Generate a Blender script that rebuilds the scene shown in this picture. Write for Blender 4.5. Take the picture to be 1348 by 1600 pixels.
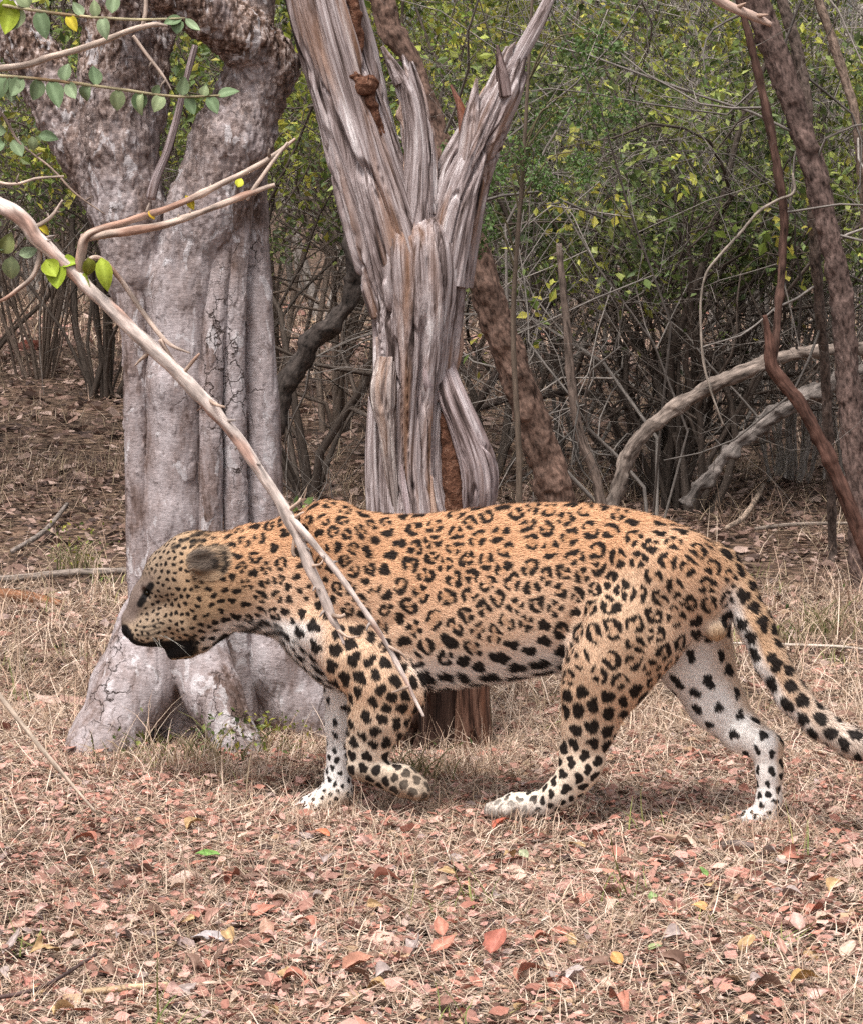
import bpy, math, random
import numpy as np
from mathutils import Vector, Matrix

for o in list(bpy.data.objects):
    bpy.data.objects.remove(o, do_unlink=True)
SC = bpy.context.scene
COL = SC.collection
random.seed(7)
RNG = np.random.default_rng(11)

# ------------------------------------------------------------------ camera
CAM_H = 1.40
FPX = 4329.0                      # focal length in photograph pixels (1348 wide)
PITCH = math.atan((800 - 295) / FPX)
cam_data = bpy.data.cameras.new('camera')
cam = bpy.data.objects.new('camera', cam_data)
COL.objects.link(cam)
cam.location = (0, 0, CAM_H)
cam.rotation_euler = (math.pi / 2 - PITCH, 0, 0)
cam_data.sensor_fit = 'HORIZONTAL'
cam_data.sensor_width = 36.0
cam_data.lens = 36.0 * FPX / 1348.0
cam_data.clip_start = 0.05
cam_data.clip_end = 500
SC.camera = cam

# ------------------------------------------------------------------ sky and sun (bright overcast)
SUN_EL, SUN_AZ = 66.0, 205.0      # elevation; compass direction the light comes from (180 = behind the camera)
world = bpy.data.worlds.new('World')
SC.world = world
world.use_nodes = True
wn, wl = world.node_tree.nodes, world.node_tree.links
wn.clear()
w_out = wn.new('ShaderNodeOutputWorld')
w_bg = wn.new('ShaderNodeBackground')
w_sky = wn.new('ShaderNodeTexSky')
w_sky.sky_type = 'NISHITA'
w_sky.sun_disc = False
w_sky.sun_elevation = math.radians(SUN_EL)
w_sky.sun_rotation = math.radians(SUN_AZ)
w_sky.air_density = 1.0
w_sky.dust_density = 6.0
w_sky.ozone_density = 1.0
w_hsv = wn.new('ShaderNodeHueSaturation')        # cloud cover: the sky is grey, not blue
w_hsv.inputs['Saturation'].default_value = 0.22
w_bg.inputs['Strength'].default_value = 0.092
wl.new(w_sky.outputs[0], w_hsv.inputs['Color'])
wl.new(w_hsv.outputs[0], w_bg.inputs['Color'])
wl.new(w_bg.outputs[0], w_out.inputs['Surface'])

sun_data = bpy.data.lights.new('sun', 'SUN')
sun_data.energy = 1.5
sun_data.angle = math.radians(13)
sun_data.color = (1.0, 0.95, 0.88)
sun = bpy.data.objects.new('sun', sun_data)
COL.objects.link(sun)
_a = math.radians(SUN_AZ)
_e = math.radians(SUN_EL)
_to_sun = Vector((math.sin(_a) * math.cos(_e), math.cos(_a) * math.cos(_e), math.sin(_e)))
sun.rotation_euler = _to_sun.to_track_quat('Z', 'Y').to_euler()

SC.view_settings.view_transform = 'Standard'
SC.view_settings.look = 'None'
SC.view_settings.exposure = 1.33
SC.view_settings.gamma = 1.0
SC.view_settings.use_curve_mapping = False
SC.render.engine = 'CYCLES'
SC.cycles.use_denoising = False
SC.cycles.max_bounces = 6
SC.cycles.diffuse_bounces = 4
SC.cycles.transparent_max_bounces = 4

# ------------------------------------------------------------------ helpers
CP, SP = math.cos(PITCH), math.sin(PITCH)

def at(px, py, d):
    """world point seen at photograph pixel (px, py) whose world depth (Y) is d"""
    a = (px - 674.0) / FPX
    b = (800.0 - py) / FPX
    dx, dy, dz = a, CP + b * SP, -SP + b * CP
    t = d / dy
    return np.array((dx * t, d, CAM_H + dz * t))

def project(P):
    P = np.asarray(P, float)
    q = P - np.array((0, 0, CAM_H))
    fw = q[:, 1] * CP - q[:, 2] * SP
    up = q[:, 1] * SP + q[:, 2] * CP
    return 674 + FPX * q[:, 0] / fw, 800 - FPX * up / fw

def depth_of_row(py):
    """depth at which flat ground shows at row py"""
    b = (800.0 - py) / FPX
    return CAM_H * (CP + b * SP) / (SP - b * CP)

_perm = np.random.default_rng(3).permutation(256)
_perm = np.concatenate([_perm, _perm]).astype(np.int64)
_grad = np.random.default_rng(4).normal(size=(256, 3))
_grad /= np.linalg.norm(_grad, axis=1)[:, None]

def noise3(p):
    """Perlin noise, about -0.7..0.7"""
    p = np.asarray(p, float)
    i = np.floor(p).astype(np.int64)
    f = p - i
    u = f * f * f * (f * (f * 6 - 15) + 10)
    i &= 255
    r = np.zeros(len(p))
    for dx in (0, 1):
        wx = u[:, 0] if dx else 1 - u[:, 0]
        hx = _perm[(i[:, 0] + dx) & 255]
        for dy in (0, 1):
            wy = u[:, 1] if dy else 1 - u[:, 1]
            hy = _perm[(hx + i[:, 1] + dy) & 255]
            for dz in (0, 1):
                wz = u[:, 2] if dz else 1 - u[:, 2]
                h = _perm[(hy + i[:, 2] + dz) & 255]
                g = _grad[h]
                r += wx * wy * wz * (g[:, 0] * (f[:, 0] - dx) + g[:, 1] * (f[:, 1] - dy) + g[:, 2] * (f[:, 2] - dz))
    return r

def fbm(p, octaves=3):
    p = np.asarray(p, float)
    r = np.zeros(len(p)); a = 1.0
    for k in range(octaves):
        r += a * noise3(p * (2.0 ** k) + 17.3 * k)
        a *= 0.5
    return r

def sstep(a, b, x):
    t = np.clip((np.asarray(x, float) - a) / (b - a), 0, 1)
    return t * t * (3 - 2 * t)

def lerp(a, b, t):
    return a + (b - a) * t

def mixc(c1, c2, t):
    c1 = np.asarray(c1, float); c2 = np.asarray(c2, float)
    t = np.asarray(t)[:, None]
    return c1 * (1 - t) + c2 * t

def mesh_np(name, V, F, color=None, grain=None, smooth=True, normals=None):
    """mesh from arrays; F is (n,3) or (n,4), or a list of such arrays"""
    Fs = F if isinstance(F, list) else [F]
    Fs = [np.asarray(f, np.int32) for f in Fs if len(f)]
    me = bpy.data.meshes.new(name)
    V = np.asarray(V, np.float32)
    me.vertices.add(len(V))
    me.vertices.foreach_set('co', V.ravel())
    loops = np.concatenate([f.ravel() for f in Fs])
    tot = np.concatenate([np.full(len(f), f.shape[1], np.int32) for f in Fs])
    start = np.concatenate([[0], np.cumsum(tot)[:-1]]).astype(np.int32)
    me.loops.add(len(loops))
    me.loops.foreach_set('vertex_index', loops)
    me.polygons.add(len(tot))
    me.polygons.foreach_set('loop_start', start)
    me.polygons.foreach_set('loop_total', tot)
    me.polygons.foreach_set('use_smooth', np.full(len(tot), smooth, bool))
    if color is not None:
        ca = me.color_attributes.new('tint', 'FLOAT_COLOR', 'POINT')
        c4 = np.ones((len(V), 4), np.float32); c4[:, :3] = np.clip(color, 0, 1)
        ca.data.foreach_set('color', c4.ravel())
    if grain is not None:
        ga = me.attributes.new('grain', 'FLOAT_VECTOR', 'POINT')
        ga.data.foreach_set('vector', np.asarray(grain, np.float32).ravel())
    me.update()
    me.validate()
    if normals is not None:
        me.normals_split_custom_set_from_vertices(np.asarray(normals, np.float32))
    return me

def add(name, me, material=None, parent=None, loc=None):
    o = bpy.data.objects.new(name, me)
    COL.objects.link(o)
    if me is not None and material is not None and not me.materials:
        me.materials.append(material)
    if loc is not None:
        o.location = loc
    if parent is not None:
        o.parent = parent
    return o

def tag(o, label=None, category=None, group=None, kind=None):
    if label: o['label'] = label
    if category: o['category'] = category
    if group: o['group'] = group
    if kind: o['kind'] = kind
    return o

def thing(name, label, category, loc=(0, 0, 0), group=None):
    o = bpy.data.objects.new(name, None)
    o.empty_display_size = 0.05
    COL.objects.link(o)
    o.location = loc
    return tag(o, label, category, group)

def spline(P, n):
    """Catmull-Rom through the rows of P (any columns), n samples, about even in length"""
    P = np.asarray(P, float)
    if len(P) == 2:
        return P[0] + (P[1] - P[0]) * np.linspace(0, 1, n)[:, None]
    Q = np.vstack([2 * P[0] - P[1], P, 2 * P[-1] - P[-2]])
    L = np.concatenate([[0], np.cumsum(np.linalg.norm(np.diff(P[:, :3], axis=0), axis=1))])
    s = np.linspace(0, L[-1], n)
    k = np.clip(np.searchsorted(L, s, 'right') - 1, 0, len(P) - 2)
    t = ((s - L[k]) / np.maximum(L[k + 1] - L[k], 1e-9))[:, None]
    p0, p1, p2, p3 = Q[k], Q[k + 1], Q[k + 2], Q[k + 3]
    return 0.5 * (2 * p1 + (p2 - p0) * t + (2 * p0 - 5 * p1 + 4 * p2 - p3) * t ** 2 + (3 * p1 - p0 - 3 * p2 + p3) * t ** 3)

def frames(C):
    T = np.gradient(C, axis=0)
    T /= np.linalg.norm(T, axis=1)[:, None] + 1e-12
    ref = np.array((1.0, 0, 0)) if abs(T[0][0]) < 0.8 else np.array((0, 1.0, 0))
    U = np.zeros_like(T)
    u = ref - T[0] * (ref @ T[0]); u /= np.linalg.norm(u)
    for i in range(len(C)):
        u = u - T[i] * (u @ T[i]); u /= np.linalg.norm(u) + 1e-12
        U[i] = u
    W = np.cross(T, U)
    return T, U, W

def tube(C, R, n=6, disp=None, cap=True, off=0.0, flat=1.0):
    """tube round the path C with radii R; returns V, list of faces, grain coordinates"""
    C = np.asarray(C, float); m = len(C)
    R = np.broadcast_to(np.asarray(R, float), (m,))
    T, U, W = frames(C)
    th = np.linspace(0, 2 * np.pi, n, endpoint=False)
    s = np.concatenate([[0], np.cumsum(np.linalg.norm(np.diff(C, axis=0), axis=1))])
    RR = np.repeat(R, n)
    TH = np.tile(th, m)
    S = np.repeat(s, n)
    G = np.stack([RR * np.cos(TH) + off, RR * np.sin(TH) + off * 0.7, S + off * 3], 1)
    D = RR if disp is None else RR + disp(G, RR, S)
    V = np.repeat(C, n, 0) + np.repeat(U, n, 0) * (D * np.cos(TH))[:, None] + np.repeat(W, n, 0) * (D * np.sin(TH) * flat)[:, None]
    i = np.arange(m - 1)[:, None] * n; j = np.arange(n)[None, :]; j2 = (j + 1) % n
    F = np.stack([i + j, i + j2, i + n + j2, i + n + j], -1).reshape(-1, 4)
    Fs = [F]
    if cap:
        V = np.vstack([V, C[0], C[-1]]); G = np.vstack([G, [off, off * 0.7, off * 3], [off, off * 0.7, s[-1] + off * 3]])
        jj = np.arange(n); k = len(V)
        a = np.stack([np.full(n, k - 2), (jj + 1) % n, jj], 1)
        b = np.stack([np.full(n, k - 1), (m - 1) * n + jj, (m - 1) * n + (jj + 1) % n], 1)
        Fs.append(np.vstack([a, b]))
    return V, Fs, G

class MB:
    """collects shapes for one mesh"""
    def __init__(self):
        self.V = []; self.F3 = []; self.F4 = []; self.C = []; self.G = []; self.n = 0
    def put(self, V, Fs, G=None, color=None):
        V = np.asarray(V, float)
        for f in (Fs if isinstance(Fs, list) else [Fs]):
            f = np.asarray(f, np.int64)
            if len(f) == 0: continue
            (self.F3 if f.shape[1] == 3 else self.F4).append(f + self.n)
        self.V.append(V); self.n += len(V)
        self.G.append(np.zeros((len(V), 3)) if G is None else G)
        c = np.asarray((0.5, 0.5, 0.5) if color is None else color, float)
        self.C.append(np.broadcast_to(c, (len(V), 3)))
        return self
    def mesh(self, name, smooth=True):
        F = []
        if self.F4: F.append(np.vstack(self.F4))
        if self.F3: F.append(np.vstack(self.F3))
        return mesh_np(name, np.vstack(self.V), F, np.vstack(self.C), np.vstack(self.G), smooth)

# ---- materials
def new_mat(name):
    m = bpy.data.materials.new(name)
    m.use_nodes = True
    m.node_tree.nodes.clear()
    return m, m.node_tree.nodes, m.node_tree.links

def ramp(N, stops, interp='LINEAR'):
    r = N.new('ShaderNodeValToRGB')
    r.color_ramp.interpolation = interp
    el = r.color_ramp.elements
    while len(el) < len(stops): el.new(0.5)
    for e, (p, c) in zip(el, stops):
        e.position = p
        e.color = (*c, 1) if len(c) == 3 else c
    return r

def mapped(N, L, src, scale):
    m = N.new('ShaderNodeMapping'); m.inputs['Scale'].default_value = scale
    L.new(src, m.inputs['Vector']); return m.outputs[0]

def noise_node(N, L, vec, scale, detail=3, rough=0.55, dist=0.0):
    n = N.new('ShaderNodeTexNoise')
    n.inputs['Scale'].default_value = scale; n.inputs['Detail'].default_value = detail
    n.inputs['Roughness'].default_value = rough; n.inputs['Distortion'].default_value = dist
    if vec is not None: L.new(vec, n.inputs['Vector'])
    return n

def mix_node(N, L, fac, a, b, mode='MIX'):
    m = N.new('ShaderNodeMix'); m.data_type = 'RGBA'; m.blend_type = mode
    for sock, v in ((m.inputs[0], fac), (m.inputs[6], a), (m.inputs[7], b)):
        if isinstance(v, (int, float)): sock.default_value = v
        elif isinstance(v, tuple): sock.default_value = (*v, 1)
        else: L.new(v, sock)
    return m.outputs[2]

def finish(N, L, color, rough=0.85, height=None, bump=0.3, dist=0.01, spec=0.25, sheen=0.0):
    b = N.new('ShaderNodeBsdfPrincipled'); o = N.new('ShaderNodeOutputMaterial')
    if isinstance(color, tuple): b.inputs['Base Color'].default_value = (*color, 1)
    else: L.new(color, b.inputs['Base Color'])
    if isinstance(rough, (int, float)): b.inputs['Roughness'].default_value = rough
    else: L.new(rough, b.inputs['Roughness'])
    b.inputs['Specular IOR Level'].default_value = spec
    if sheen: b.inputs['Sheen Weight'].default_value = sheen
    if height is not None:
        bp = N.new('ShaderNodeBump'); bp.inputs['Strength'].default_value = bump; bp.inputs['Distance'].default_value = dist
        L.new(height, bp.inputs['Height']); L.new(bp.outputs[0], b.inputs['Normal'])
    L.new(b.outputs[0], o.inputs['Surface'])
    return b

def tint_mat(name, rough=0.85, spec=0.2, grain_amt=0.25, grain_scale=(140, 140, 25), bump=0.25, transl=0.0, sheen=0.0):
    """colour from the vertex tint, broken up by fine grain noise"""
    m, N, L = new_mat(name)
    at_ = N.new('ShaderNodeAttribute'); at_.attribute_name = 'tint'
    col = at_.outputs['Color']; h = None
    if grain_amt:
        g = N.new('ShaderNodeAttribute'); g.attribute_name = 'grain'
        nz = noise_node(N, L, mapped(N, L, g.outputs['Vector'], grain_scale), 1.0, 4, 0.6)
        r = ramp(N, [(0.25, (1 - grain_amt * 1.6,) * 3), (0.75, (1 + grain_amt,) * 3)])
        L.new(nz.outputs['Fac'], r.inputs['Fac'])
        col = mix_node(N, L, 1.0, col, r.outputs['Color'], 'MULTIPLY'); h = nz.outputs['Fac']
    b = finish(N, L, col, rough, h, bump, 0.004, spec, sheen)
    if transl:
        t = N.new('ShaderNodeBsdfTranslucent'); L.new(col, t.inputs['Color'])
        mx = N.new('ShaderNodeMixShader'); mx.inputs[0].default_value = transl
        o = [n for n in N if n.type == 'OUTPUT_MATERIAL'][0]
        L.new(b.outputs[0], mx.inputs[1]); L.new(t.outputs[0], mx.inputs[2]); L.new(mx.outputs[0], o.inputs['Surface'])
    return m

# ---- implicit surfaces: smooth unions on a grid, meshed with surface nets
def smin(a, b, k):
    h = np.clip(0.5 + 0.5 * (b - a) / k, 0, 1)
    return b + (a - b) * h - k * h * (1 - h)

def cone_d(P, a, b, ra, rb, flat=1.0):
    """distance to a tapered capsule; flat scales thickness across (world Y)"""
    q = P - a; ab = b - a
    s = np.array((1.0, 1.0 / flat, 1.0))
    q = q * s; ab = ab * s
    h = np.clip((q @ ab) / max(ab @ ab, 1e-9), 0, 1)
    return np.linalg.norm(q - h[:, None] * ab, axis=1) - (ra + (rb - ra) * h)

class Field:
    def __init__(self, lo, hi, vox):
        self.lo = np.array(lo, float); self.vox = vox
        self.n = np.ceil((np.array(hi) - self.lo) / vox).astype(int) + 1
        self.f = np.full(self.n, 0.3, np.float32)
        self.ax = [self.lo[k] + vox * np.arange(self.n[k]) for k in range(3)]
    def apply(self, lo, hi, fn, k=0.02, op='union'):
        i0 = np.clip(np.floor((np.array(lo) - self.lo) / self.vox).astype(int), 0, self.n - 1)
        i1 = np.clip(np.ceil((np.array(hi) - self.lo) / self.vox).astype(int) + 1, 1, self.n)
        sl = tuple(slice(a, b) for a, b in zip(i0, i1))
        X = np.stack(np.meshgrid(*[self.ax[d][sl[d]] for d in range(3)], indexing='ij'), -1)
        sh = X.shape[:3]
        d = fn(X.reshape(-1, 3)).reshape(sh).astype(np.float32)
        if op == 'union': self.f[sl] = smin(self.f[sl], d, k)
        else: self.f[sl] = -smin(-self.f[sl], d, k)
    def chain(self, pts, rad, k=0.02, flat=1.0):
        m = 0.06 + 2 * k
        for a, b, ra, rb in zip(pts[:-1], pts[1:], rad[:-1], rad[1:]):
            a = np.asarray(a, float); b = np.asarray(b, float); r = max(ra, rb) * max(1, flat) + m
            self.apply(np.minimum(a, b) - r, np.maximum(a, b) + r, lambda P: cone_d(P, a, b, ra, rb, flat), k)
    def mesh(self, smooth_it=2):
        f = self.f; ins = f < 0
        nx, ny, nz = np.array(f.shape) - 1
        cnt = np.zeros((nx, ny, nz), np.int8)
        for dx in (0, 1):
            for dy in (0, 1):
                for dz in (0, 1):
                    cnt += ins[dx:dx + nx, dy:dy + ny, dz:dz + nz]
        act = (cnt > 0) & (cnt < 8)
        idx = np.full(act.shape, -1, np.int64)
        I = np.argwhere(act); idx[act] = np.arange(len(I))
        acc = np.zeros((len(I), 3)); num = np.zeros(len(I))
        cor = [(a, b, c) for a in (0, 1) for b in (0, 1) for c in (0, 1)]
        val = {c: f[I[:, 0] + c[0], I[:, 1] + c[1], I[:, 2] + c[2]] for c in cor}
        for c in cor:
            for d in range(3):
                if c[d] == 0:
                    e = list(c); e[d] = 1; e = tuple(e)
                    v0, v1 = val[c], val[e]
                    cr = (v0 < 0) != (v1 < 0)
                    t = np.where(cr, v0 / np.where(cr, v0 - v1, 1), 0)
                    p = np.tile(np.array(c, float), (len(I), 1)); p[:, d] += t
                    acc[cr] += p[cr]; num[cr] += 1
        V = self.lo + self.vox * (I + acc / num[:, None])
        quads = []
        for d in range(3):
            a = [slice(None)] * 3; b = [slice(None)] * 3
            a[d] = slice(0, -1); b[d] = slice(1, None)
            s0 = ins[tuple(a)]; s1 = ins[tuple(b)]
            E = np.argwhere(s0 != s1)
            flip = s0[tuple(E.T)]
            u, w = (d + 1) % 3, (d + 2) % 3
            ok = (E[:, u] > 0) & (E[:, w] > 0) & (E[:, u] < f.shape[u] - 1) & (E[:, w] < f.shape[w] - 1)
            E = E[ok]; flip = flip[ok]
            q = []
            for du, dw in ((-1, -1), (0, -1), (0, 0), (-1, 0)):
                c = E.copy(); c[:, u] += du; c[:, w] += dw
                q.append(idx[tuple(c.T)])
            q = np.stack(q, 1)
            q[~flip] = q[~flip][:, ::-1]
            quads.append(q)
        Q = np.vstack(quads)
        Q = Q[(Q >= 0).all(1)]
        V = relax(V, Q, smooth_it)
        return V, Q

def vert_normals(V, Q):
    a, b, c, d = (V[Q[:, k]] for k in range(4))
    fn = np.cross(c - a, d - b)
    i = Q.T.ravel(); w = np.tile(fn, (4, 1))
    N = np.stack([np.bincount(i, w[:, k], len(V)) for k in range(3)], 1)
    return N / (np.linalg.norm(N, axis=1)[:, None] + 1e-12)

def relax(V, Q, it, amt=0.5):
    E = np.vstack([Q[:, [k, (k + 1) % 4]] for k in range(4)])
    i = np.concatenate([E[:, 0], E[:, 1]]); j = np.concatenate([E[:, 1], E[:, 0]])
    n = np.maximum(np.bincount(i, minlength=len(V)), 1)
    for _ in range(it):
        A = np.stack([np.bincount(i, V[j, k], len(V)) for k in range(3)], 1) / n[:, None]
        V = (1 - amt) * V + amt * A
    return V

def subdivided(V, Q):
    """each quad into four, then one relaxing pass"""
    nv, nq = len(V), len(Q)
    E = np.sort(np.vstack([Q[:, [k, (k + 1) % 4]] for k in range(4)]), 1)
    key = E[:, 0] * nv + E[:, 1]
    uk, inv = np.unique(key, return_inverse=True)
    M = 0.5 * (V[uk // nv] + V[uk % nv])
    C = V[Q].mean(1)
    e = (inv + nv).reshape(4, nq).T
    c = nv + len(uk) + np.arange(nq)
    Q2 = np.concatenate([np.stack([Q[:, k], e[:, k], c, e[:, (k + 3) % 4]], 1) for k in range(4)])
    return relax(np.vstack([V, M, C]), Q2, 1, 0.6), Q2

# ------------------------------------------------------------------ ground height
def ground_z(x, y):
    x = np.asarray(x, float); y = np.asarray(y, float)
    z = 0.012 * np.sin(2.1 * x + 0.7) * np.sin(1.7 * y + 0.4)
    far = sstep(9, 20, y)
    z = z + far * (0.06 * np.sin(0.55 * x + 1.3) * np.sin(0.4 * y) + 0.10 * sstep(-0.5, -3.5, x))
    z = z - 0.036 * np.exp(-((x + 0.24) ** 2 + (y - 6.32) ** 2) / 0.05)
    return z

def on_ground(px, py):
    d = depth_of_row(py)
    p = at(px, py, d)
    return np.array((p[0], p[1], float(ground_z(p[0], p[1]))))
# ================================================================== ground
def litter_material():
    m, N, L = new_mat('leaf_litter_soil')
    tc = N.new('ShaderNodeTexCoord')
    v = N.new('ShaderNodeTexVoronoi'); v.inputs['Scale'].default_value = 28; v.inputs['Randomness'].default_value = 1
    wob = noise_node(N, L, tc.outputs['Object'], 14, 3)
    mx = N.new('ShaderNodeMix'); mx.data_type = 'VECTOR'; mx.inputs[0].default_value = 0.06
    L.new(tc.outputs['Object'], mx.inputs[4]); L.new(wob.outputs['Color'], mx.inputs[5])
    L.new(mx.outputs[1], v.inputs['Vector'])
    sep = N.new('ShaderNodeSeparateColor'); L.new(v.outputs['Color'], sep.inputs[0])
    r = ramp(N, [(0, (.035, .024, .018)), (.35, (.075, .05, .038)), (.6, (.13, .085, .064)), (.85, (.21, .14, .105)), (1, (.27, .19, .14))])
    L.new(sep.outputs[0], r.inputs['Fac'])
    big = noise_node(N, L, tc.outputs['Object'], .9, 4)
    rb = ramp(N, [(.35, (.62, .62, .62)), (.65, (1.1, 1.06, 1.0))]); L.new(big.outputs['Fac'], rb.inputs['Fac'])
    col = mix_node(N, L, 1, r.outputs['Color'], rb.outputs['Color'], 'MULTIPLY')
    edge = ramp(N, [(0, (.45,) * 3), (.35, (1,) * 3)]); L.new(v.outputs['Distance'], edge.inputs['Fac'])
    fine = noise_node(N, L, tc.outputs['Object'], 160, 3)
    h = N.new('ShaderNodeMath'); h.operation = 'ADD'; L.new(sep.outputs[1], h.inputs[0]); L.new(fine.outputs['Fac'], h.inputs[1])
    finish(N, L, col, .95, h.outputs[0], .6, .02, .1)
    return m
gy = np.concatenate([np.linspace(-20, 3, 12)[:-1], np.linspace(3, 12, 150)[:-1], np.geomspace(12, 300, 110)])
gx = np.concatenate([-np.geomspace(3, 150, 24)[::-1][:-1], np.linspace(-3, 3, 120), np.geomspace(3, 150, 24)[1:]])
X, Y = np.meshgrid(gx, gy, indexing='ij')
Z = ground_z(X, Y) + 0.006 * fbm(np.stack([X.ravel() * 5, Y.ravel() * 5, X.ravel() * 0], 1), 3).reshape(X.shape) - .004
ii = np.arange(len(gx) - 1)[:, None] * len(gy) + np.arange(len(gy) - 1)[None]
gq = np.stack([ii, ii + len(gy), ii + len(gy) + 1, ii + 1], -1).reshape(-1, 4)
tag(add('ground', mesh_np('ground', np.stack([X, Y, Z], -1).reshape(-1, 3), gq), litter_material()), kind='structure')

M_litter = tint_mat('dry_leaf', .8, .15, .18, (60, 60, 60), .2, .15)
M_grass = tint_mat('dry_grass', .75, .2, 0, transl=.2)

def scatter_xy(n, d0, d1, margin, rng):
    """points on the visible ground, d0..d1 deep"""
    u = rng.random(n * 3)
    d = np.sqrt(d0 ** 2 + (d1 ** 2 - d0 ** 2) * u)
    w = d * .156 + margin
    x = rng.uniform(-1, 1, n * 3) * (d1 * .156 + margin)
    ok = np.abs(x) < w
    return x[ok][:n], d[ok][:n]

LEAF_T = np.array([(0, 0), (-.30, .30), (-.33, .60), (0, 1), (.33, .60), (.30, .30), (0, .33), (0, .66)], float)
LEAF_F = np.array([(0, 6, 1), (1, 6, 7), (1, 7, 2), (2, 7, 3), (3, 7, 4), (4, 7, 5), (5, 7, 6), (5, 6, 0)])[:, ::-1]
def flat_leaves(P, ln, wd, yaw, tilt, curl, col, rng, roll=None):
    """curled fallen leaves: P base points, arrays of sizes and angles; 8 triangles each"""
    n = len(P)
    a = LEAF_T[None, :, 0] * (wd / .33 * .5)[:, None]; b = (LEAF_T[None, :, 1] - .5) * ln[:, None]
    c = curl[:, None] * ((a / (wd[:, None])) ** 2 * 1.2 * wd[:, None] + ((LEAF_T[None, :, 1] - .5) ** 2) * ln[:, None] * rng.uniform(-.6, 1.2, n)[:, None])
    c = c + rng.normal(0, .035, (n, 8)) * ln[:, None]
    ct, st = np.cos(tilt)[:, None], np.sin(tilt)[:, None]
    b, c = b * ct - c * st, b * st + c * ct
    if roll is None: roll = rng.normal(0, .35, n)
    cr, sr = np.cos(roll)[:, None], np.sin(roll)[:, None]
    a, c = a * cr - c * sr, a * sr + c * cr
    cy, sy = np.cos(yaw)[:, None], np.sin(yaw)[:, None]
    V = np.stack([P[:, 0:1] + a * cy - b * sy, P[:, 1:2] + a * sy + b * cy, P[:, 2:3] + c], -1).reshape(-1, 3)
    F = (np.arange(n)[:, None, None] * 8 + LEAF_F[None]).reshape(-1, 3)
    return V, F, np.repeat(col, 8, 0), np.repeat(rng.random((n, 3)) * 9, 8, 0) + np.tile(np.c_[LEAF_T, np.zeros(8)] * .08, (n, 1))

LIT = np.array([(.40, .215, .175), (.48, .27, .225), (.30, .16, .125), (.54, .35, .29), (.44, .20, .155), (.17, .095, .075), (.56, .41, .35), (.43, .29, .19), (.06, .038, .034), (.13, .075, .06), (.22, .13, .10), (.36, .27, .25)])
PINK = np.array([(.46, .255, .205), (.52, .30, .255), (.42, .20, .155), (.36, .19, .15), (.56, .36, .30), (.48, .22, .165), (.24, .13, .10)])
SHADED = np.array([(.17, .105, .085), (.23, .145, .115), (.11, .072, .06), (.30, .20, .165), (.07, .048, .042), (.40, .285, .24)])  # far litter: shade of the thicket put into darker leaf colours
def litter(n, d0, d1, size, margin, rng, dz=.012, pal=None):
    pal = LIT if pal is None else pal
    x, y = scatter_xy(n, d0, d1, margin, rng); n = len(x)
    P = np.stack([x, y, ground_z(x, y) + rng.uniform(.002, dz, n)], 1)
    ln = size * rng.lognormal(0, .38, n); wd = ln * rng.uniform(.38, .62, n)
    col = pal[rng.integers(0, len(pal), n)] * rng.uniform(.7, 1.25, n)[:, None]
    return flat_leaves(P, ln, wd, rng.uniform(0, 6.28, n), rng.normal(0, .22, n), rng.normal(.25, .35, n), col, rng)

def blades(n, d0, d1, margin, rng, ln0, wd0, segs=3, tuft=0.0, up=(.12, .9), cols=None):
    """dry grass blades, bent over and tangled"""
    if tuft:
        m = max(1, n // 14)
        cx, cy = scatter_xy(m, d0, d1, margin, rng)
        k = rng.integers(0, len(cx), n)
        x = cx[k] + rng.normal(0, tuft, n); y = cy[k] + rng.normal(0, tuft, n)
    else:
        x, y = scatter_xy(int(n * 1.7), d0, d1, margin, rng)
        keep = fbm(np.stack([x * 3.1, y * 3.1, x * 0], 1), 2) + rng.normal(0, .16, len(x)) > -.08
        x, y = x[keep], y[keep]; n = len(x)
    ln = ln0 * rng.lognormal(0, .4, n)
    el = rng.uniform(*up, n); az = rng.uniform(0, 6.283, n)
    bend = rng.normal(-.5, .55, n); tw = rng.normal(0, .5, n)
    wd = wd0 * rng.uniform(.6, 1.4, n)
    rings = []
    p = np.stack([x, y, ground_z(x, y) + rng.uniform(0, .008, n)], 1)
    for s in range(segs + 1):
        side = np.stack([-np.sin(az), np.cos(az), rng.normal(0, .25, n)], 1)
        w = wd * (1 - .85 * (s / segs) ** 1.5)
        rings.append(np.stack([p - side * w[:, None], p + side * w[:, None]], 1))
        e = el + bend * (s / segs)
        st = ln / segs
        p = p + np.stack([np.cos(az) * np.cos(e), np.sin(az) * np.cos(e), np.sin(e)], 1) * st[:, None]
        p[:, 2] = np.maximum(p[:, 2], ground_z(p[:, 0], p[:, 1]) + .003)
        az = az + tw / segs
    R = np.stack(rings, 1)                                   # n, segs+1, 2, 3
    V = R.reshape(-1, 3)
    base = np.arange(n)[:, None] * (segs + 1) * 2
    F = np.concatenate([np.stack([base[:, 0] + 2 * s, base[:, 0] + 2 * s + 1, base[:, 0] + 2 * s + 3, base[:, 0] + 2 * s + 2], 1) for s in range(segs)])
    if cols is None: cols = STRAW
    c = cols[rng.integers(0, len(cols), n)] * rng.uniform(.7, 1.25, n)[:, None]
    return V, F, np.repeat(c, (segs + 1) * 2, 0), None
STRAW = np.array([(.49, .36, .27), (.56, .43, .33), (.40, .275, .20), (.45, .31, .235), (.66, .53, .43), (.58, .45, .355), (.29, .195, .14), (.36, .275, .185), (.20, .135, .10)])
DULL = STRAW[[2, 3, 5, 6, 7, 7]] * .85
GREENISH = np.array([(.20, .22, .07), (.30, .28, .11), (.16, .20, .06)])
r2 = np.random.default_rng(5)
mb = MB()
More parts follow.
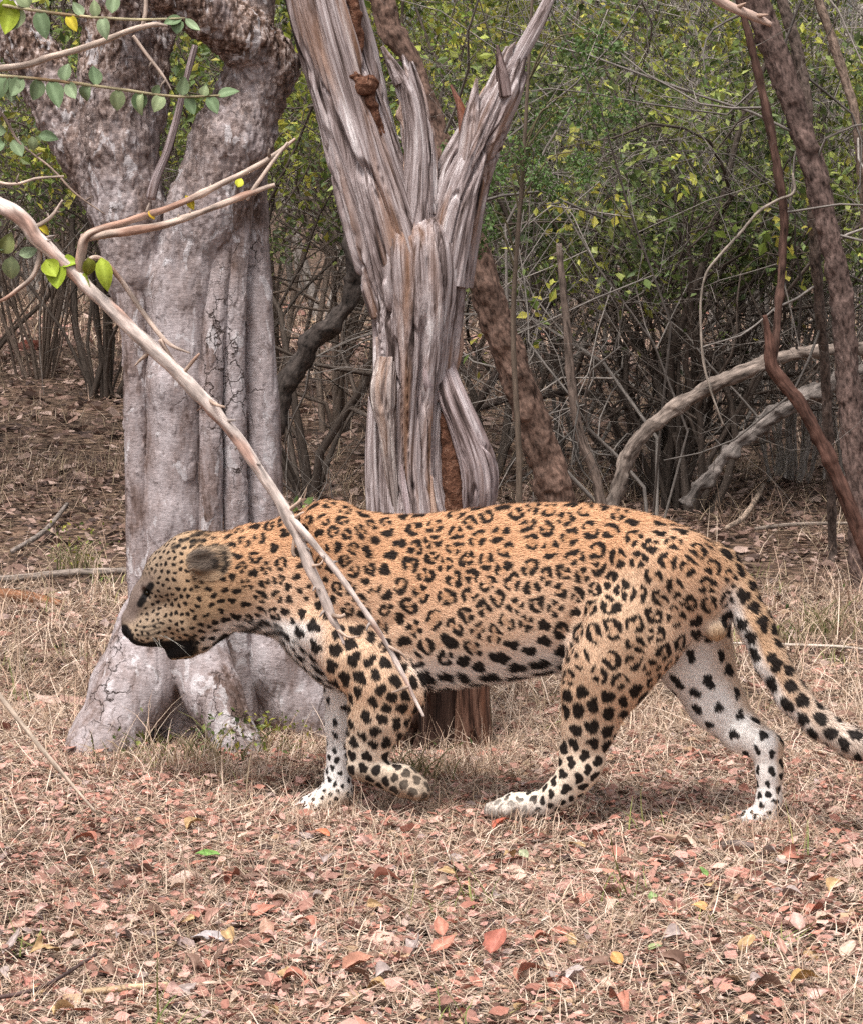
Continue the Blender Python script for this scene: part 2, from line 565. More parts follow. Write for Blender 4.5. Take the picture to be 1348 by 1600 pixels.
for n, d0, d1, size, mg, pl in ((22000, 4.1, 7.4, .020, .45, LIT), (2200, 4.1, 7.4, .032, .45, LIT), (9000, 4.1, 6.8, .021, .45, PINK), (5000, 7.2, 9.5, .036, .7, LIT), (13000, 8.0, 14, .036, .9, SHADED), (16000, 13, 26, .058, 1.5, SHADED), (2500, 22, 34, .10, 2, LIT)):
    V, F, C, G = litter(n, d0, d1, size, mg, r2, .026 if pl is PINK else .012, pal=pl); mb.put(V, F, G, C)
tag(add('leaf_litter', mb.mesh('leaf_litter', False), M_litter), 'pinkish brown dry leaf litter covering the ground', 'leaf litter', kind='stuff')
mb = MB()
for n, d0, d1, mg, ln, wd, sg, tf_, up, cl in ((52000, 4.1, 7.4, .4, .056, .0011, 3, 0, (.0, .40), STRAW), (17000, 4.1, 7.4, .4, .062, .0011, 4, .025, (.1, 1.0), STRAW), (16000, 4.1, 7.4, .4, .065, .0012, 3, .05, (.0, .5), STRAW[[1, 4, 5]]),
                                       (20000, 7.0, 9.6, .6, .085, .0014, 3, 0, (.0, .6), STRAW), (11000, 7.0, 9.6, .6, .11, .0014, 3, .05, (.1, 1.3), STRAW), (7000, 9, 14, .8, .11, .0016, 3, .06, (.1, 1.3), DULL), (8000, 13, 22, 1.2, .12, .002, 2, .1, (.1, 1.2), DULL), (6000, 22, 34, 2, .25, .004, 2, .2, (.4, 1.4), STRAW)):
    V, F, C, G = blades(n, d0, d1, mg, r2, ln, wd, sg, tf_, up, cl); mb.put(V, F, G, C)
V, F, C, G = blades(900, 4.1, 10, .4, r2, .06, .0016, 3, .03, (.3, 1.3), GREENISH); mb.put(V, F, G, C)
def clump_blades(px, py, n, sx, sy, ln, rng, cols, up=(.3, 1.35)):
    """a few extra blades round a foot or a root"""
    g = on_ground(px, py)
    V, F, C, G = blades(n, 4, 5, 0, rng, ln, .0011, 4, .02, up, cols)
    V = V.reshape(n, 10, 3); base = V[:, :2].mean(1)
    nx = g[0] + rng.normal(0, sx, n); ny = g[1] + rng.normal(0, sy, n)
    off = np.stack([nx - base[:, 0], ny - base[:, 1], ground_z(nx, ny) - ground_z(base[:, 0], base[:, 1])], 1)
    return (V + off[:, None]).reshape(-1, 3), F, C, G
for px, py, n, sx, sy, ln in ((800, 1300, 170, .07, .02, .05), (500, 1290, 200, .07, .025, .055), (1185, 1305, 150, .05, .02, .05), (640, 1250, 200, .10, .05, .07), (690, 1205, 320, .10, .05, .08), (150, 1215, 160, .10, .03, .06), (290, 1218, 160, .10, .03, .07), (400, 1215, 220, .12, .04, .07), (480, 1185, 160, .06, .04, .07), (740, 1210, 160, .05, .03, .08), (240, 1205, 120, .06, .03, .09)):
    V, F, C, G = clump_blades(px, py, n, sx, sy, ln, r2, STRAW); mb.put(V, F, G, C)
tag(add('dry_grass', mb.mesh('dry_grass', True), M_grass), 'short straw coloured dry grass growing over the litter', 'grass', kind='stuff')
# ================================================================== the grey living tree on the left
def bark_material():
    m, N, L = new_mat('pale_flaking_bark')
    tc = N.new('ShaderNodeTexCoord'); O = tc.outputs['Object']
    big = noise_node(N, L, mapped(N, L, O, (13, 13, 4.0)), 1, 7, .68)
    base = ramp(N, [(.34, (.10, .066, .055)), (.40, (.20, .15, .14)), (.46, (.29, .238, .235)), (.56, (.365, .315, .32)), (.68, (.44, .395, .405))])
    L.new(big.outputs['Fac'], base.inputs['Fac'])
    # the bark is browner and rougher higher up the tree
    sep = N.new('ShaderNodeSeparateXYZ'); L.new(O, sep.inputs[0])
    hz = N.new('ShaderNodeMapRange'); hz.inputs[1].default_value = 1.05; hz.inputs[2].default_value = 1.75; L.new(sep.outputs[2], hz.inputs[0])
    rough_n = noise_node(N, L, O, 7, 4, .65)
    mm = N.new('ShaderNodeMath'); mm.operation = 'MULTIPLY'; L.new(hz.outputs[0], mm.inputs[0])
    rr = ramp(N, [(.32, (0, 0, 0)), (.52, (1, 1, 1))]); L.new(rough_n.outputs['Fac'], rr.inputs['Fac'])
    L.new(rr.outputs['Color'], mm.inputs[1])
    brown_n = noise_node(N, L, mapped(N, L, O, (60, 60, 34)), 1, 6, .72)
    brown = ramp(N, [(.40, (.035, .02, .015)), (.49, (.13, .082, .062)), (.55, (.25, .18, .155)), (.62, (.42, .345, .32))]); L.new(brown_n.outputs['Fac'], brown.inputs['Fac'])
    col = mix_node(N, L, mm.outputs[0], base.outputs['Color'], brown.outputs['Color'])
    # lichen and fresh white patches
    li = noise_node(N, L, mapped(N, L, O, (20, 20, 10)), 1, 6, .62, .6)
    lr = ramp(N, [(.585, (0, 0, 0)), (.60, (1, 1, 1))]); L.new(li.outputs['Fac'], lr.inputs['Fac'])
    lm = N.new('ShaderNodeMath'); lm.operation = 'MULTIPLY'; lm.inputs[1].default_value = .6; L.new(lr.outputs['Color'], lm.inputs[0])
    col = mix_node(N, L, lm.outputs[0], col, (.54, .51, .525))
    dk = noise_node(N, L, mapped(N, L, O, (30, 30, 18)), 1, 6, .66, .8)
    dr = ramp(N, [(.595, (0, 0, 0)), (.61, (1, 1, 1))]); L.new(dk.outputs['Fac'], dr.inputs['Fac'])
    dm = N.new('ShaderNodeMath'); dm.operation = 'MULTIPLY'; dm.inputs[1].default_value = .5; L.new(dr.outputs['Color'], dm.inputs[0])
    col = mix_node(N, L, dm.outputs[0], col, (.17, .13, .12))
    # cracks between bark plates
    vo = N.new('ShaderNodeTexVoronoi'); vo.feature = 'DISTANCE_TO_EDGE'; vo.inputs['Scale'].default_value = 1
    wob = noise_node(N, L, O, 30, 3)
    mx = N.new('ShaderNodeMix'); mx.data_type = 'VECTOR'; mx.inputs[0].default_value = .045
    L.new(O, mx.inputs[4]); L.new(wob.outputs['Color'], mx.inputs[5])
    L.new(mapped(N, L, mx.outputs[1], (20, 20, 13)), vo.inputs['Vector'])
    cr = ramp(N, [(0, (1, 1, 1)), (.035, (0, 0, 0))]); L.new(vo.outputs['Distance'], cr.inputs['Fac'])
    where = noise_node(N, L, mapped(N, L, O, (6, 6, 3)), 1, 3, .6)
    wr = ramp(N, [(.53, (0, 0, 0)), (.62, (1, 1, 1))]); L.new(where.outputs['Fac'], wr.inputs['Fac'])
    cm = N.new('ShaderNodeMath'); cm.operation = 'MULTIPLY'; L.new(cr.outputs['Color'], cm.inputs[0]); L.new(wr.outputs['Color'], cm.inputs[1])
    col = mix_node(N, L, cm.outputs[0], col, (.04, .028, .024))
    fine = noise_node(N, L, mapped(N, L, O, (70, 70, 240)), 1, 5, .7)
    fr = ramp(N, [(.35, (.68,) * 3), (.65, (1.18,) * 3)]); L.new(fine.outputs['Fac'], fr.inputs['Fac'])
    col = mix_node(N, L, 1, col, fr.outputs['Color'], 'MULTIPLY')
    # relief
    def scaled(s, k):
        q = N.new('ShaderNodeMath'); q.operation = 'MULTIPLY'; q.inputs[1].default_value = k; L.new(s, q.inputs[0]); return q.outputs[0]
    def plus(a, b):
        q = N.new('ShaderNodeMath'); q.operation = 'ADD'; L.new(a, q.inputs[0]); L.new(b, q.inputs[1]); return q.outputs[0]
    h = plus(plus(scaled(fine.outputs['Fac'], .35), scaled(cm.outputs[0], -1.0)), plus(scaled(dm.outputs[0], -.5), scaled(brown_n.outputs['Fac'], .5)))
    finish(N, L, col, .88, h, .7, .006, .15)
    return m
M_bark = bark_material()
LT = 7.0
def TP(px, py, dd=0.0, base=LT): return at(px, py, base + dd)
left_tree = thing('grey_tree', 'big pale grey fluted tree with flaring roots behind the leopard head', 'tree', (float(TP(300, 1150)[0]), LT, 0))
def under(o, root):
    o.parent = root; o.location = -Vector(root.location); return o
tf_ = Field((-1.28, 6.50, -0.06), (0.02, 7.42, 2.06), 0.008)
for spec, k, fl in (
    ([(280, 1130, .02, .10), (277, 1000, 0, .095), (273, 800, 0, .083), (277, 600, -.02, .077), (288, 450, 0, .082), (322, 330, 0, .092), (364, 220, 0, .096), (400, 130, .02, .078), (412, 85, .02, .066)], .03, 1.0),
    ([(214, 470, .02, .055), (210, 430, .02, .070), (202, 330, .02, .085), (186, 230, .02, .088), (180, 120, .02, .084), (182, 0, .03, .082), (186, -160, .06, .078)], .02, 1.0),
    ([(200, 350, .06, .080), (132, 228, .09, .070), (64, 110, .12, .064), (0, 0, .14, .062), (-80, -150, .18, .06)], .012, 1.0),
    ([(412, 95, .02, .078), (440, 100, .0, .040)], .03, 1.0),
    ([(424, 100, .0, .062), (380, 56, -.05, .068), (320, 14, -.09, .062), (255, -28, -.13, .056), (150, -120, -.2, .05)], .02, 1.0),
    ([(215, 180, .06, .07), (232, 60, .08, .055), (250, -60, .1, .05), (255, -180, .1, .05)], .02, 1.0),
    ([(246, 980, -.04, .10), (205, 1080, -.12, .095), (160, 1165, -.20, .080), (118, 1206, -.26, .050)], .04, .9),
    ([(300, 1000, -.05, .085), (335, 1090, -.14, .070), (372, 1165, -.20, .055), (402, 1202, -.24, .032)], .02, .9),
    ([(395, 940, .06, .085), (432, 1030, .05, .100), (470, 1105, .04, .085), (506, 1160, .02, .050)], .03, .9),
    ([(240, 1000, .02, .06), (232, 1150, .03, .08)], .03, .9)):
    tf_.chain([TP(p, q, d) for p, q, d, r in spec], [r for *_, r in spec], k, fl)
TV, TQ = tf_.mesh(1); del tf_
TV, TQ = subdivided(TV, TQ)
TN = vert_normals(TV, TQ)
up_ = sstep(.95, 1.6, TV[:, 2])
def bark_relief(P, up):
    d = .0045 * fbm(P * np.array((12, 12, 1.6)), 3) + .0010 * fbm(P * np.array((50, 50, 9)), 2) + up * (.008 * np.abs(fbm(P * np.array((30, 30, 15)), 3)) + .008 * fbm(P * np.array((70, 70, 36)), 2))
    return d + .0025 * sstep(.10, .108, fbm(P * np.array((26, 26, 8)) + 40, 3)) + (.0008 + .003 * up) * sstep(.02, .03, fbm(P * np.array((46, 46, 18)) + 80, 3))
_d = bark_relief(TV, up_)
_pl = 0                                          # lifted bark plates
TV = TV + TN * _d[:, None]
under(add('trunk', mesh_np('trunk', TV, TQ), M_bark), left_tree)
for spec in ([(236, 1100, -.02, .06), (226, 950, -.02, .042), (219, 800, -.02, .033), (213, 600, -.025, .029), (209, 500, -.02, .032), (207, 430, .0, .045), (205, 350, .02, .05)],
             [(330, 1120, -.01, .060), (330, 950, -.05, .036), (329, 800, -.062, .029), (331, 600, -.068, .027), (337, 470, -.05, .029), (350, 360, -.02, .034), (372, 280, .02, .03)],
             [(374, 1120, .02, .055), (371, 950, -.02, .034), (369, 800, -.03, .030), (366, 600, -.035, .028), (366, 450, -.025, .029), (372, 340, .0, .034), (385, 240, .05, .03)],
             [(424, 1120, .10, .085), (418, 950, .05, .056), (414, 800, .04, .049), (406, 600, .04, .045), (399, 450, .05, .042), (394, 300, .08, .040), (395, 150, .12, .045), (400, -50, .14, .055), (404, -180, .16, .055), (410, -420, .2, .05)]):
    S = spline(np.array([list(TP(p, q, d)) + [r] for p, q, d, r in spec]), 420)
    V, Fs, G = tube(S[:, :3], S[:, 3], 64, lambda G, R, S_: bark_relief(np.c_[G[:, :2] + spec[0][0] * .01, G[:, 2]], 0) + R * .06 * noise3(np.c_[G[:, :2] * 6, S_ * 2 + spec[0][0]]), True, 0)
    under(add('stem', mesh_np('stem', V, Fs), M_bark), left_tree)
rp = np.random.default_rng(17)
for k in range(34):                                                      # loose bark plates on the left flank
    py = 470 + 300 * rp.random(); px = 197 + 30 * rp.random() + (py - 470) * .02
    c0 = TP(px, py, -.046 + .006 * rp.random() + .018 * abs(px - 212) / 15)
    w, h, t = rp.uniform(.010, .020), rp.uniform(.016, .036), .004
    u = np.linspace(-1, 1, 4); gx_, gz_ = np.meshgrid(u, u, indexing='ij')
    e = rp.normal(0, .12, (4, 4, 2))
    fr = np.stack([(gx_ + e[..., 0]) * w, -.006 * (1 - gx_ ** 2) + rp.normal(0, .001, (4, 4)), (gz_ + e[..., 1]) * h], -1).reshape(-1, 3)
    V = np.vstack([fr, fr * np.array((.9, 1, .9)) + np.array((0, t * 2, 0))]) + c0
    q = [(a * 4 + b, a * 4 + b + 4, a * 4 + b + 5, a * 4 + b + 1) for a in range(3) for b in range(3)]
    ring = [0, 4, 8, 12, 13, 14, 15, 11, 7, 3, 2, 1]
    q += [(ring[n], ring[(n + 1) % 12], ring[(n + 1) % 12] + 16, ring[n] + 16) for n in range(12)]
    under(add('bark_plate', mesh_np('bark_plate', V, np.array(q), None, None, False), M_bark), left_tree)
# dead grey creeper running up the cleft
V, Fs, G = tube(spline([TP(*p) for p in ((236, 310, -.14), (243, 280, -.15), (262, 235, -.16), (275, 190, -.15), (292, 120, -.14), (305, 70, -.13))], 40), np.linspace(.012, .007, 40), 9,
                lambda G, R, S: R * .5 * noise3(G * np.array((150, 150, 12))))
M_wood = None

# ================================================================== dead, weathered tree in the middle
def deadwood_material(name, dark=1.0):
    m, N, L = new_mat(name)
    g = N.new('ShaderNodeAttribute'); g.attribute_name = 'grain'; O = g.outputs['Vector']
    t = N.new('ShaderNodeAttribute'); t.attribute_name = 'tint'
    s1 = noise_node(N, L, mapped(N, L, O, (60, 60, 2.2)), 1, 6, .68, .5)
    r1 = ramp(N, [(.34, (.022, .015, .014)), (.41, (.10, .072, .066)), (.48, (.26, .205, .20)), (.57, (.41, .35, .35)), (.68, (.62, .57, .57))])
    L.new(s1.outputs['Fac'], r1.inputs['Fac'])
    s2 = noise_node(N, L, mapped(N, L, O, (20, 20, 1.6)), 1, 3, .5, .2)
    r2_ = ramp(N, [(.54, (0, 0, 0)), (.68, (1, 1, 1))]); L.new(s2.outputs['Fac'], r2_.inputs['Fac'])
    k = N.new('ShaderNodeMath'); k.operation = 'MULTIPLY'; k.inputs[1].default_value = .7; L.new(r2_.outputs['Color'], k.inputs[0])
    col = mix_node(N, L, k.outputs[0], r1.outputs['Color'], (.27, .145, .085))
    col = mix_node(N, L, 1, col, t.outputs['Color'], 'MULTIPLY')
    fine = noise_node(N, L, mapped(N, L, O, (260, 260, 9)), 1, 3, .6)
    h = N.new('ShaderNodeMath'); h.operation = 'ADD'; L.new(s1.outputs['Fac'], h.inputs[0]); L.new(fine.outputs['Fac'], h.inputs[1])
    finish(N, L, col, .85, h.outputs[0], .7, .010, .15)
    return m
M_dead = deadwood_material('weathered_dead_wood')
M_mud, N, L = new_mat('termite_mud')
_t = N.new('ShaderNodeTexCoord'); _n = noise_node(N, L, _t.outputs['Object'], 70, 4, .7)
_r = ramp(N, [(.36, (.06, .029, .02)), (.54, (.125, .058, .037)), (.68, (.20, .115, .082))]); L.new(_n.outputs['Fac'], _r.inputs['Fac'])
finish(N, L, _r.outputs['Color'], .95, _n.outputs['Fac'], .9, .012, .05)

me_ = mesh_np('creeper', V, Fs, np.tile((.95, .93, .95), (len(V), 1)), G)
under(add('creeper_stem', me_, M_dead), left_tree)

DT = 6.9
dead_tree = thing('dead_tree', 'weathered grey dead tree with splintered forked limbs behind the leopard back', 'dead tree', (float(TP(680, 1190, 0, DT)[0]), DT, 0))
r3 = np.random.default_rng(9)
def fibre(amp, seed):
    """broad worn planes, long drying cracks and fine fibres, all following the limb with a slow twist"""
    def f(G, R, S):
        tw = S * .5; c, s_ = np.cos(tw), np.sin(tw); gx_, gy_ = G[:, 0] - seed * 1.7, G[:, 1] - seed * 1.7 * .7
        H = np.stack([gx_ * c - gy_ * s_, gx_ * s_ + gy_ * c, S], 1)
        lobes = fbm(H * np.array((11, 11, 1.4)) + seed, 2)
        c1 = sstep(.055, .0, np.abs(noise3(H * np.array((22, 22, 1.5)) + seed + 9))) * sstep(-.25, .1, noise3(H * np.array((9, 9, 3)) + seed + 5))
        c2 = sstep(.06, .0, np.abs(noise3(H * np.array((48, 48, 2.6)) + seed + 21))) * sstep(-.1, .15, noise3(H * np.array((14, 14, 4)) + seed + 2))
        step = sstep(.05, .09, noise3(H * np.array((30, 30, 1.2)) + seed + 33))          # shreds lifted off the surface
        fine = fbm(H * np.array((150, 150, 7)) + seed, 2)
        return amp * (1.5 * lobes - 1.5 * c1 - .7 * c2 + .5 * step + .16 * fine)
    return f
def limb(spec, n=110, rows=260, amp=.018, seed=0, sharp=False, tint=(1, 1, 1), name='limb', parent=dead_tree, mat=None, flat=1.0, base=DT):
    P = np.array([list(TP(p, q, d, base)) + [r] for p, q, d, r in spec])
    S = spline(P, rows)
    R = np.maximum(S[:, 3], .002)
    V, Fs, G = tube(S[:, :3], R, n, fibre(amp, seed), True, seed * 1.7, flat)
    if sharp:                                                            # ragged, splintered end
        m = rows; row = np.arange(len(V) - 2) // n
        tooth = fbm(G[:-2] * np.array((45, 45, 0)) + 3.1 * seed, 2)
        cut = (row > rows * .86)
        axis = S[-1, :3] - S[-8, :3]; axis /= np.linalg.norm(axis)
        V[:-2] += axis * (cut * tooth * .10 * (row / rows - .86) / .14)[:, None]
        V[-1] -= axis * .03
    c = np.tile(tint, (len(V), 1)).astype(float)
    rot = sstep(1000, 1060, project(V)[1])                                # brown wood near the ground, shade under the leopard painted in
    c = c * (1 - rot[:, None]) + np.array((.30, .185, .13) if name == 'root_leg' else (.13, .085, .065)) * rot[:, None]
    o = add(name, mesh_np(name, V, Fs, c, G), mat or M_dead)
    return under(o, parent) if parent is dead_tree else o
LIMBS = {
 'trunk': [(668, 1225, .0, .11), (665, 1160, 0, .078), (662, 1080, 0, .072), (660, 950, 0, .088), (652, 850, 0, .098), (642, 740, 0, .092), (645, 640, 0, .093), (651, 540, 0, .099), (652, 450, 0, .112), (650, 390, .0, .110), (648, 345, .02, .08), (648, 310, .03, .03)],
 'left': [(640, 480, .0, .085), (612, 370, -.01, .092), (578, 250, -.01, .086), (552, 160, 0, .082), (526, 70, .0, .082), (500, -30, .0, .080), (470, -170, 0, .076), (430, -380, 0, .068)],
 'mid': [(650, 420, -.03, .055), (654, 320, -.04, .044), (656, 230, -.04, .039), (648, 160, -.04, .036), (632, 104, -.04, .031)],
 'right': [(684, 440, .0, .080), (704, 340, .0, .074), (728, 260, .0, .062), (756, 195, 0, .050), (782, 140, 0, .041), (800, 92, 0, .030)],
}
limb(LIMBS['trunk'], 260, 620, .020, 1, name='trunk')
limb(LIMBS['left'], 200, 460, .016, 2)
limb(LIMBS['mid'], 130, 240, .009, 3, True)
limb(LIMBS['right'], 160, 320, .013, 4, True)
limb([(628, 128, -.04, .022), (612, 98, -.045, .013), (597, 72, -.05, .005)], 24, 50, .004, 5, name='splinter')
limb([(792, 118, 0, .026), (815, 78, 0, .020), (838, 36, .0, .018), (862, -14, .0, .014), (884, -66, 0, .010), (905, -120, 0, .004)], 30, 90, .004, 6, name='splinter', tint=(1.25, 1.22, 1.2))
limb([(788, 150, -.03, .018), (782, 112, -.035, .014), (776, 70, -.04, .003)], 20, 40, .005, 7, name='splinter', tint=(.6, .52, .5))
limb([(722, 262, -.03, .024), (734, 190, -.03, .020), (744, 122, -.035, .003)], 26, 60, .006, 8, name='splinter')
limb([(728, 235, -.02, .016), (720, 175, -.02, .011), (704, 132, -.02, .003)], 20, 40, .004, 9, name='splinter', tint=(.8, .5, .4))
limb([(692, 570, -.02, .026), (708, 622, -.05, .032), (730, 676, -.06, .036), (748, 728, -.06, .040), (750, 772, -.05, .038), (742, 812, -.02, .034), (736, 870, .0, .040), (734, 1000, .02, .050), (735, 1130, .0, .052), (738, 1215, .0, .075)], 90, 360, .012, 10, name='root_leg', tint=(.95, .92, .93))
limb([(606, 560, -.06, .030), (600, 610, -.08, .038), (604, 660, -.08, .030), (612, 740, -.08, .018), (622, 830, -.07, .010)], 60, 160, .010, 11, name='gnarl', tint=(1.05, .98, .92))
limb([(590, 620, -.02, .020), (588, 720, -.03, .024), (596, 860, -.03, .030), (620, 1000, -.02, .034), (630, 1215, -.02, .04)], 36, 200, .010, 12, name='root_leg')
def strand_on(spec, ang, t0, t1, r, seed, tint):
    P = np.array([list(TP(p, q, d, DT)) + [rr] for p, q, d, rr in spec])
    S = spline(P, 120)
    T, U, W = frames(S[:, :3])
    i0, i1 = int(t0 * 119), int(t1 * 119)
    sl = slice(i0, max(i1, i0 + 8))
    m = len(S[sl])
    t = np.linspace(0, 1, m)
    a = ang + r3.normal(0, .22) * t + .15 * np.sin(t * 5 + seed)
    off = S[sl, 3] * (.90 + .10 * np.sin(t * 7 + seed * 2)) + r * .25
    C = S[sl, :3] + U[sl] * (np.cos(a) * off)[:, None] + W[sl] * (np.sin(a) * off)[:, None]
    tint = np.array(tint) * (np.array((.26, .165, .125)) if project(C[-1:])[1][0] > 1010 or project(C[:1])[1][0] > 1060 else 1)  # low strands carry the same painted shade
    rr = r * np.minimum(1, .25 + 3.2 * np.minimum(t, 1 - t)) * (1 + .25 * np.sin(t * 11 + seed))
    V, Fs, G = tube(C, rr, 12, lambda G, R, S_: R * .45 * noise3(G * np.array((90, 90, 6)) + seed), True, seed * .9)
    under(add('wood_strand', mesh_np('wood_strand', V, Fs, np.tile(tint, (len(V), 1)), G), M_dead), dead_tree)
TINTS = [(1, 1, 1), (1.15, 1.12, 1.12), (.75, .7, .7), (1.2, 1.15, 1.2), (.85, .66, .52), (.95, .9, .92), (1.05, .85, .72)]
for key, k, r0 in (('trunk', 12, .009), ('left', 8, .008), ('mid', 3, .006), ('right', 6, .007)):
    P = LIMBS[key]
    for j in range(k):
        a = r3.uniform(0, 6.283); t0 = r3.uniform(0, .7); t1 = min(.985, t0 + r3.uniform(.12, .5))
        strand_on(P, a, t0, t1, r0 * r3.uniform(.55, 1.5), j * 1.37 + r0 * 100, TINTS[r3.integers(0, len(TINTS))])
def lump(spec, name, mat, amp, n=28, rows=50, parent=dead_tree, base=DT):
    P = np.array([list(TP(p, q, d, base)) + [r] for p, q, d, r in spec]); S = spline(P, rows)
    V, Fs, G = tube(S[:, :3], np.maximum(S[:, 3], .002), n, lambda G, R, S_: amp * fbm(G * 32 + len(spec), 3), True, P[0][0])
    o = add(name, mesh_np(name, V, Fs, None, G), mat); return under(o, parent)
lump([(552, 108, -.07, .008), (558, 122, -.072, .020), (574, 133, -.075, .027), (588, 124, -.07, .010)], 'mud_nest', M_mud, .018)
lump([(574, 130, -.066, .017), (580, 165, -.066, .016), (594, 205, -.056, .012), (606, 240, -.05, .008)], 'mud_tube', M_mud, .010)
lump([(556, 110, -.05, .012), (560, 60, -.052, .013), (552, 0, -.056, .014), (546, -40, -.05, .015)], 'mud_tube', M_mud, .012)
lump([(692, 640, -.05, .010), (702, 690, -.045, .022), (706, 750, -.045, .027), (710, 800, -.04, .030), (700, 900, -.02, .03), (690, 1000, 0, .02)], 'mud_tube', M_mud, .010)
# ================================================================== thicket behind
M_twig = tint_mat('twig_bark', .9, .12, .35, (130, 130, 22), .35)
M_leaf = tint_mat('small_green_leaf', .5, .35, 0, transl=.35)
r4 = np.random.default_rng(31)

def grow(mb, p, d, ln, r, level, tips, col, rng, droop=0.0, wander=.35, kids=(4, 6), sides=(6, 4, 3, 3)):
    """one branch and its side branches"""
    n = 7 if level < 2 else 5
    C = [np.array(p, float)]; d = np.array(d, float) / np.linalg.norm(d)
    for i in range(n - 1):
        d = d + rng.normal(0, wander / n ** .5, 3) + np.array((0, 0, .10 - droop)) * (.6 if level else .25)
        d /= np.linalg.norm(d)
        C.append(C[-1] + d * ln / (n - 1))
    C = np.array(C)
    R = r * np.linspace(1, .45 if level < 2 else .25, n)
    c = np.clip(col * rng.uniform(.7, 1.3), 0, 1)
    V, Fs, G = tube(C, R, sides[min(level, 3)], None, False, rng.random() * 9)
    mb.put(V, Fs, G, c)
    if level >= len(kids):
        tips.append(C[1:]); return
    if level >= len(kids) - 1: tips.append(C[2:])
    for _ in range(rng.integers(max(1, kids[level] - 1), kids[level] + 2)):
        t = rng.uniform(.30 if level else .25, 1.0); k = min(int(t * (n - 1)), n - 2)
        b = C[k] + (C[k + 1] - C[k]) * (t * (n - 1) - k)
        ax = C[k + 1] - C[k]; ax /= np.linalg.norm(ax)
        s = rng.normal(0, 1, 3); s -= ax * (s @ ax); s /= np.linalg.norm(s)
        nd = ax * rng.uniform(.3, .9) + s * rng.uniform(.5, 1.1)
        grow(mb, b, nd, ln * rng.uniform(.35, .65), R[k] * rng.uniform(.4, .7), level + 1, tips, col, rng, droop, wander * 1.15, kids, sides)

def leaf_cards(P, ln, col, rng, flat=.6):
    """small folded leaves, 2 triangles each"""
    n = len(P)
    D = rng.normal(0, 1, (n, 3)); D[:, 2] -= .25; D /= np.linalg.norm(D, axis=1)[:, None]
    U = rng.normal(0, 1, (n, 3)); U[:, 2] += flat * 2; U -= D * (U * D).sum(1)[:, None]; U /= np.linalg.norm(U, axis=1)[:, None]
    W = np.cross(D, U); L_ = (ln * np.clip(rng.lognormal(0, .33, n), .45, 1.6))[:, None]; w = L_ * rng.uniform(.22, .36, n)[:, None]
    V = np.empty((n * 4, 3))
    V[0::4] = P; V[1::4] = P + D * L_ * .5 + W * w + U * w * .35; V[2::4] = P + D * L_; V[3::4] = P + D * L_ * .5 - W * w + U * w * .35
    b = np.arange(n)[:, None] * 4
    F = np.vstack([b + np.array((0, 1, 2)), b + np.array((0, 2, 3))])
    return V, F, np.repeat(col, 4, 0)

GREEN = np.array([(.085, .125, .038), (.12, .165, .05), (.055, .082, .027), (.18, .22, .065), (.26, .29, .085)])
YELLOW = np.array([(.27, .31, .055), (.36, .36, .065), (.17, .23, .045), (.42, .38, .07), (.12, .17, .035), (.30, .33, .065)])
BROWN = np.array((.14, .105, .085)); GREY = np.array((.36, .315, .285)); DARK = np.array((.085, .066, .055)); RED = np.array((.17, .085, .058))

def shrub(name, label, cat, px, d, h, stems, spread, leaves, pal, ln=.038, col=BROWN, kids=(6, 6, 2), r=.02, group=None, seed=0, lean=0, leaf_low=.25, droop=.03, wander=.55):
    rng = np.random.default_rng(seed + 100)
    base = at(px, 800, d); x0 = base[0]; z0 = float(ground_z(x0, d))
    root = thing(name, label, cat, (x0, d, z0), group)
    tips = []
    mbs = MB()
    leaves = int(leaves * (1.6 if d < 17 else 1.4))
    for k in range(stems):
        a = rng.uniform(0, 6.283); o = rng.uniform(0, .12) * spread + .015 * stems * .3 * rng.random()
        p = np.array((o * math.cos(a), o * math.sin(a), -.03))
        dr = np.array((math.cos(a) * spread * rng.uniform(.1, .6) + lean, math.sin(a) * spread * .5 * rng.uniform(0, .6), 1.0))
        grow(mbs, p, dr, h * rng.uniform(.35, 1.15), r * rng.uniform(.35, 1.25), 0, tips, col, rng, droop, wander, kids)
    o = add('stems', mbs.mesh('stems'), M_twig, root); o['kind'] = 'stuff'
    T = np.vstack(tips) if tips else np.zeros((0, 3))
    if leaves and len(T):
        T = T[T[:, 2] > h * leaf_low] if (T[:, 2] > h * leaf_low).sum() > 20 else T
        nc = max(8, leaves // 34); cc = rng.integers(0, len(T), nc); k = cc[(rng.random(leaves) ** 1.3 * nc).astype(int)]
        P = T[k] + rng.normal(0, 1, (leaves, 3)) * np.where(rng.random(leaves) < .75, .055, .13)[:, None]
        c = pal[(k * 7 + rng.integers(0, 2, leaves)) % len(pal)] * (.55 + .8 * ((k * 37) % 100) / 100)[:, None] * rng.uniform(.7, 1.3, leaves)[:, None]
        V, F, C = leaf_cards(P, ln, c, rng)
        add('foliage', mesh_np('foliage', V, F, C, None, False), M_leaf, root)['kind'] = 'stuff'
    return root
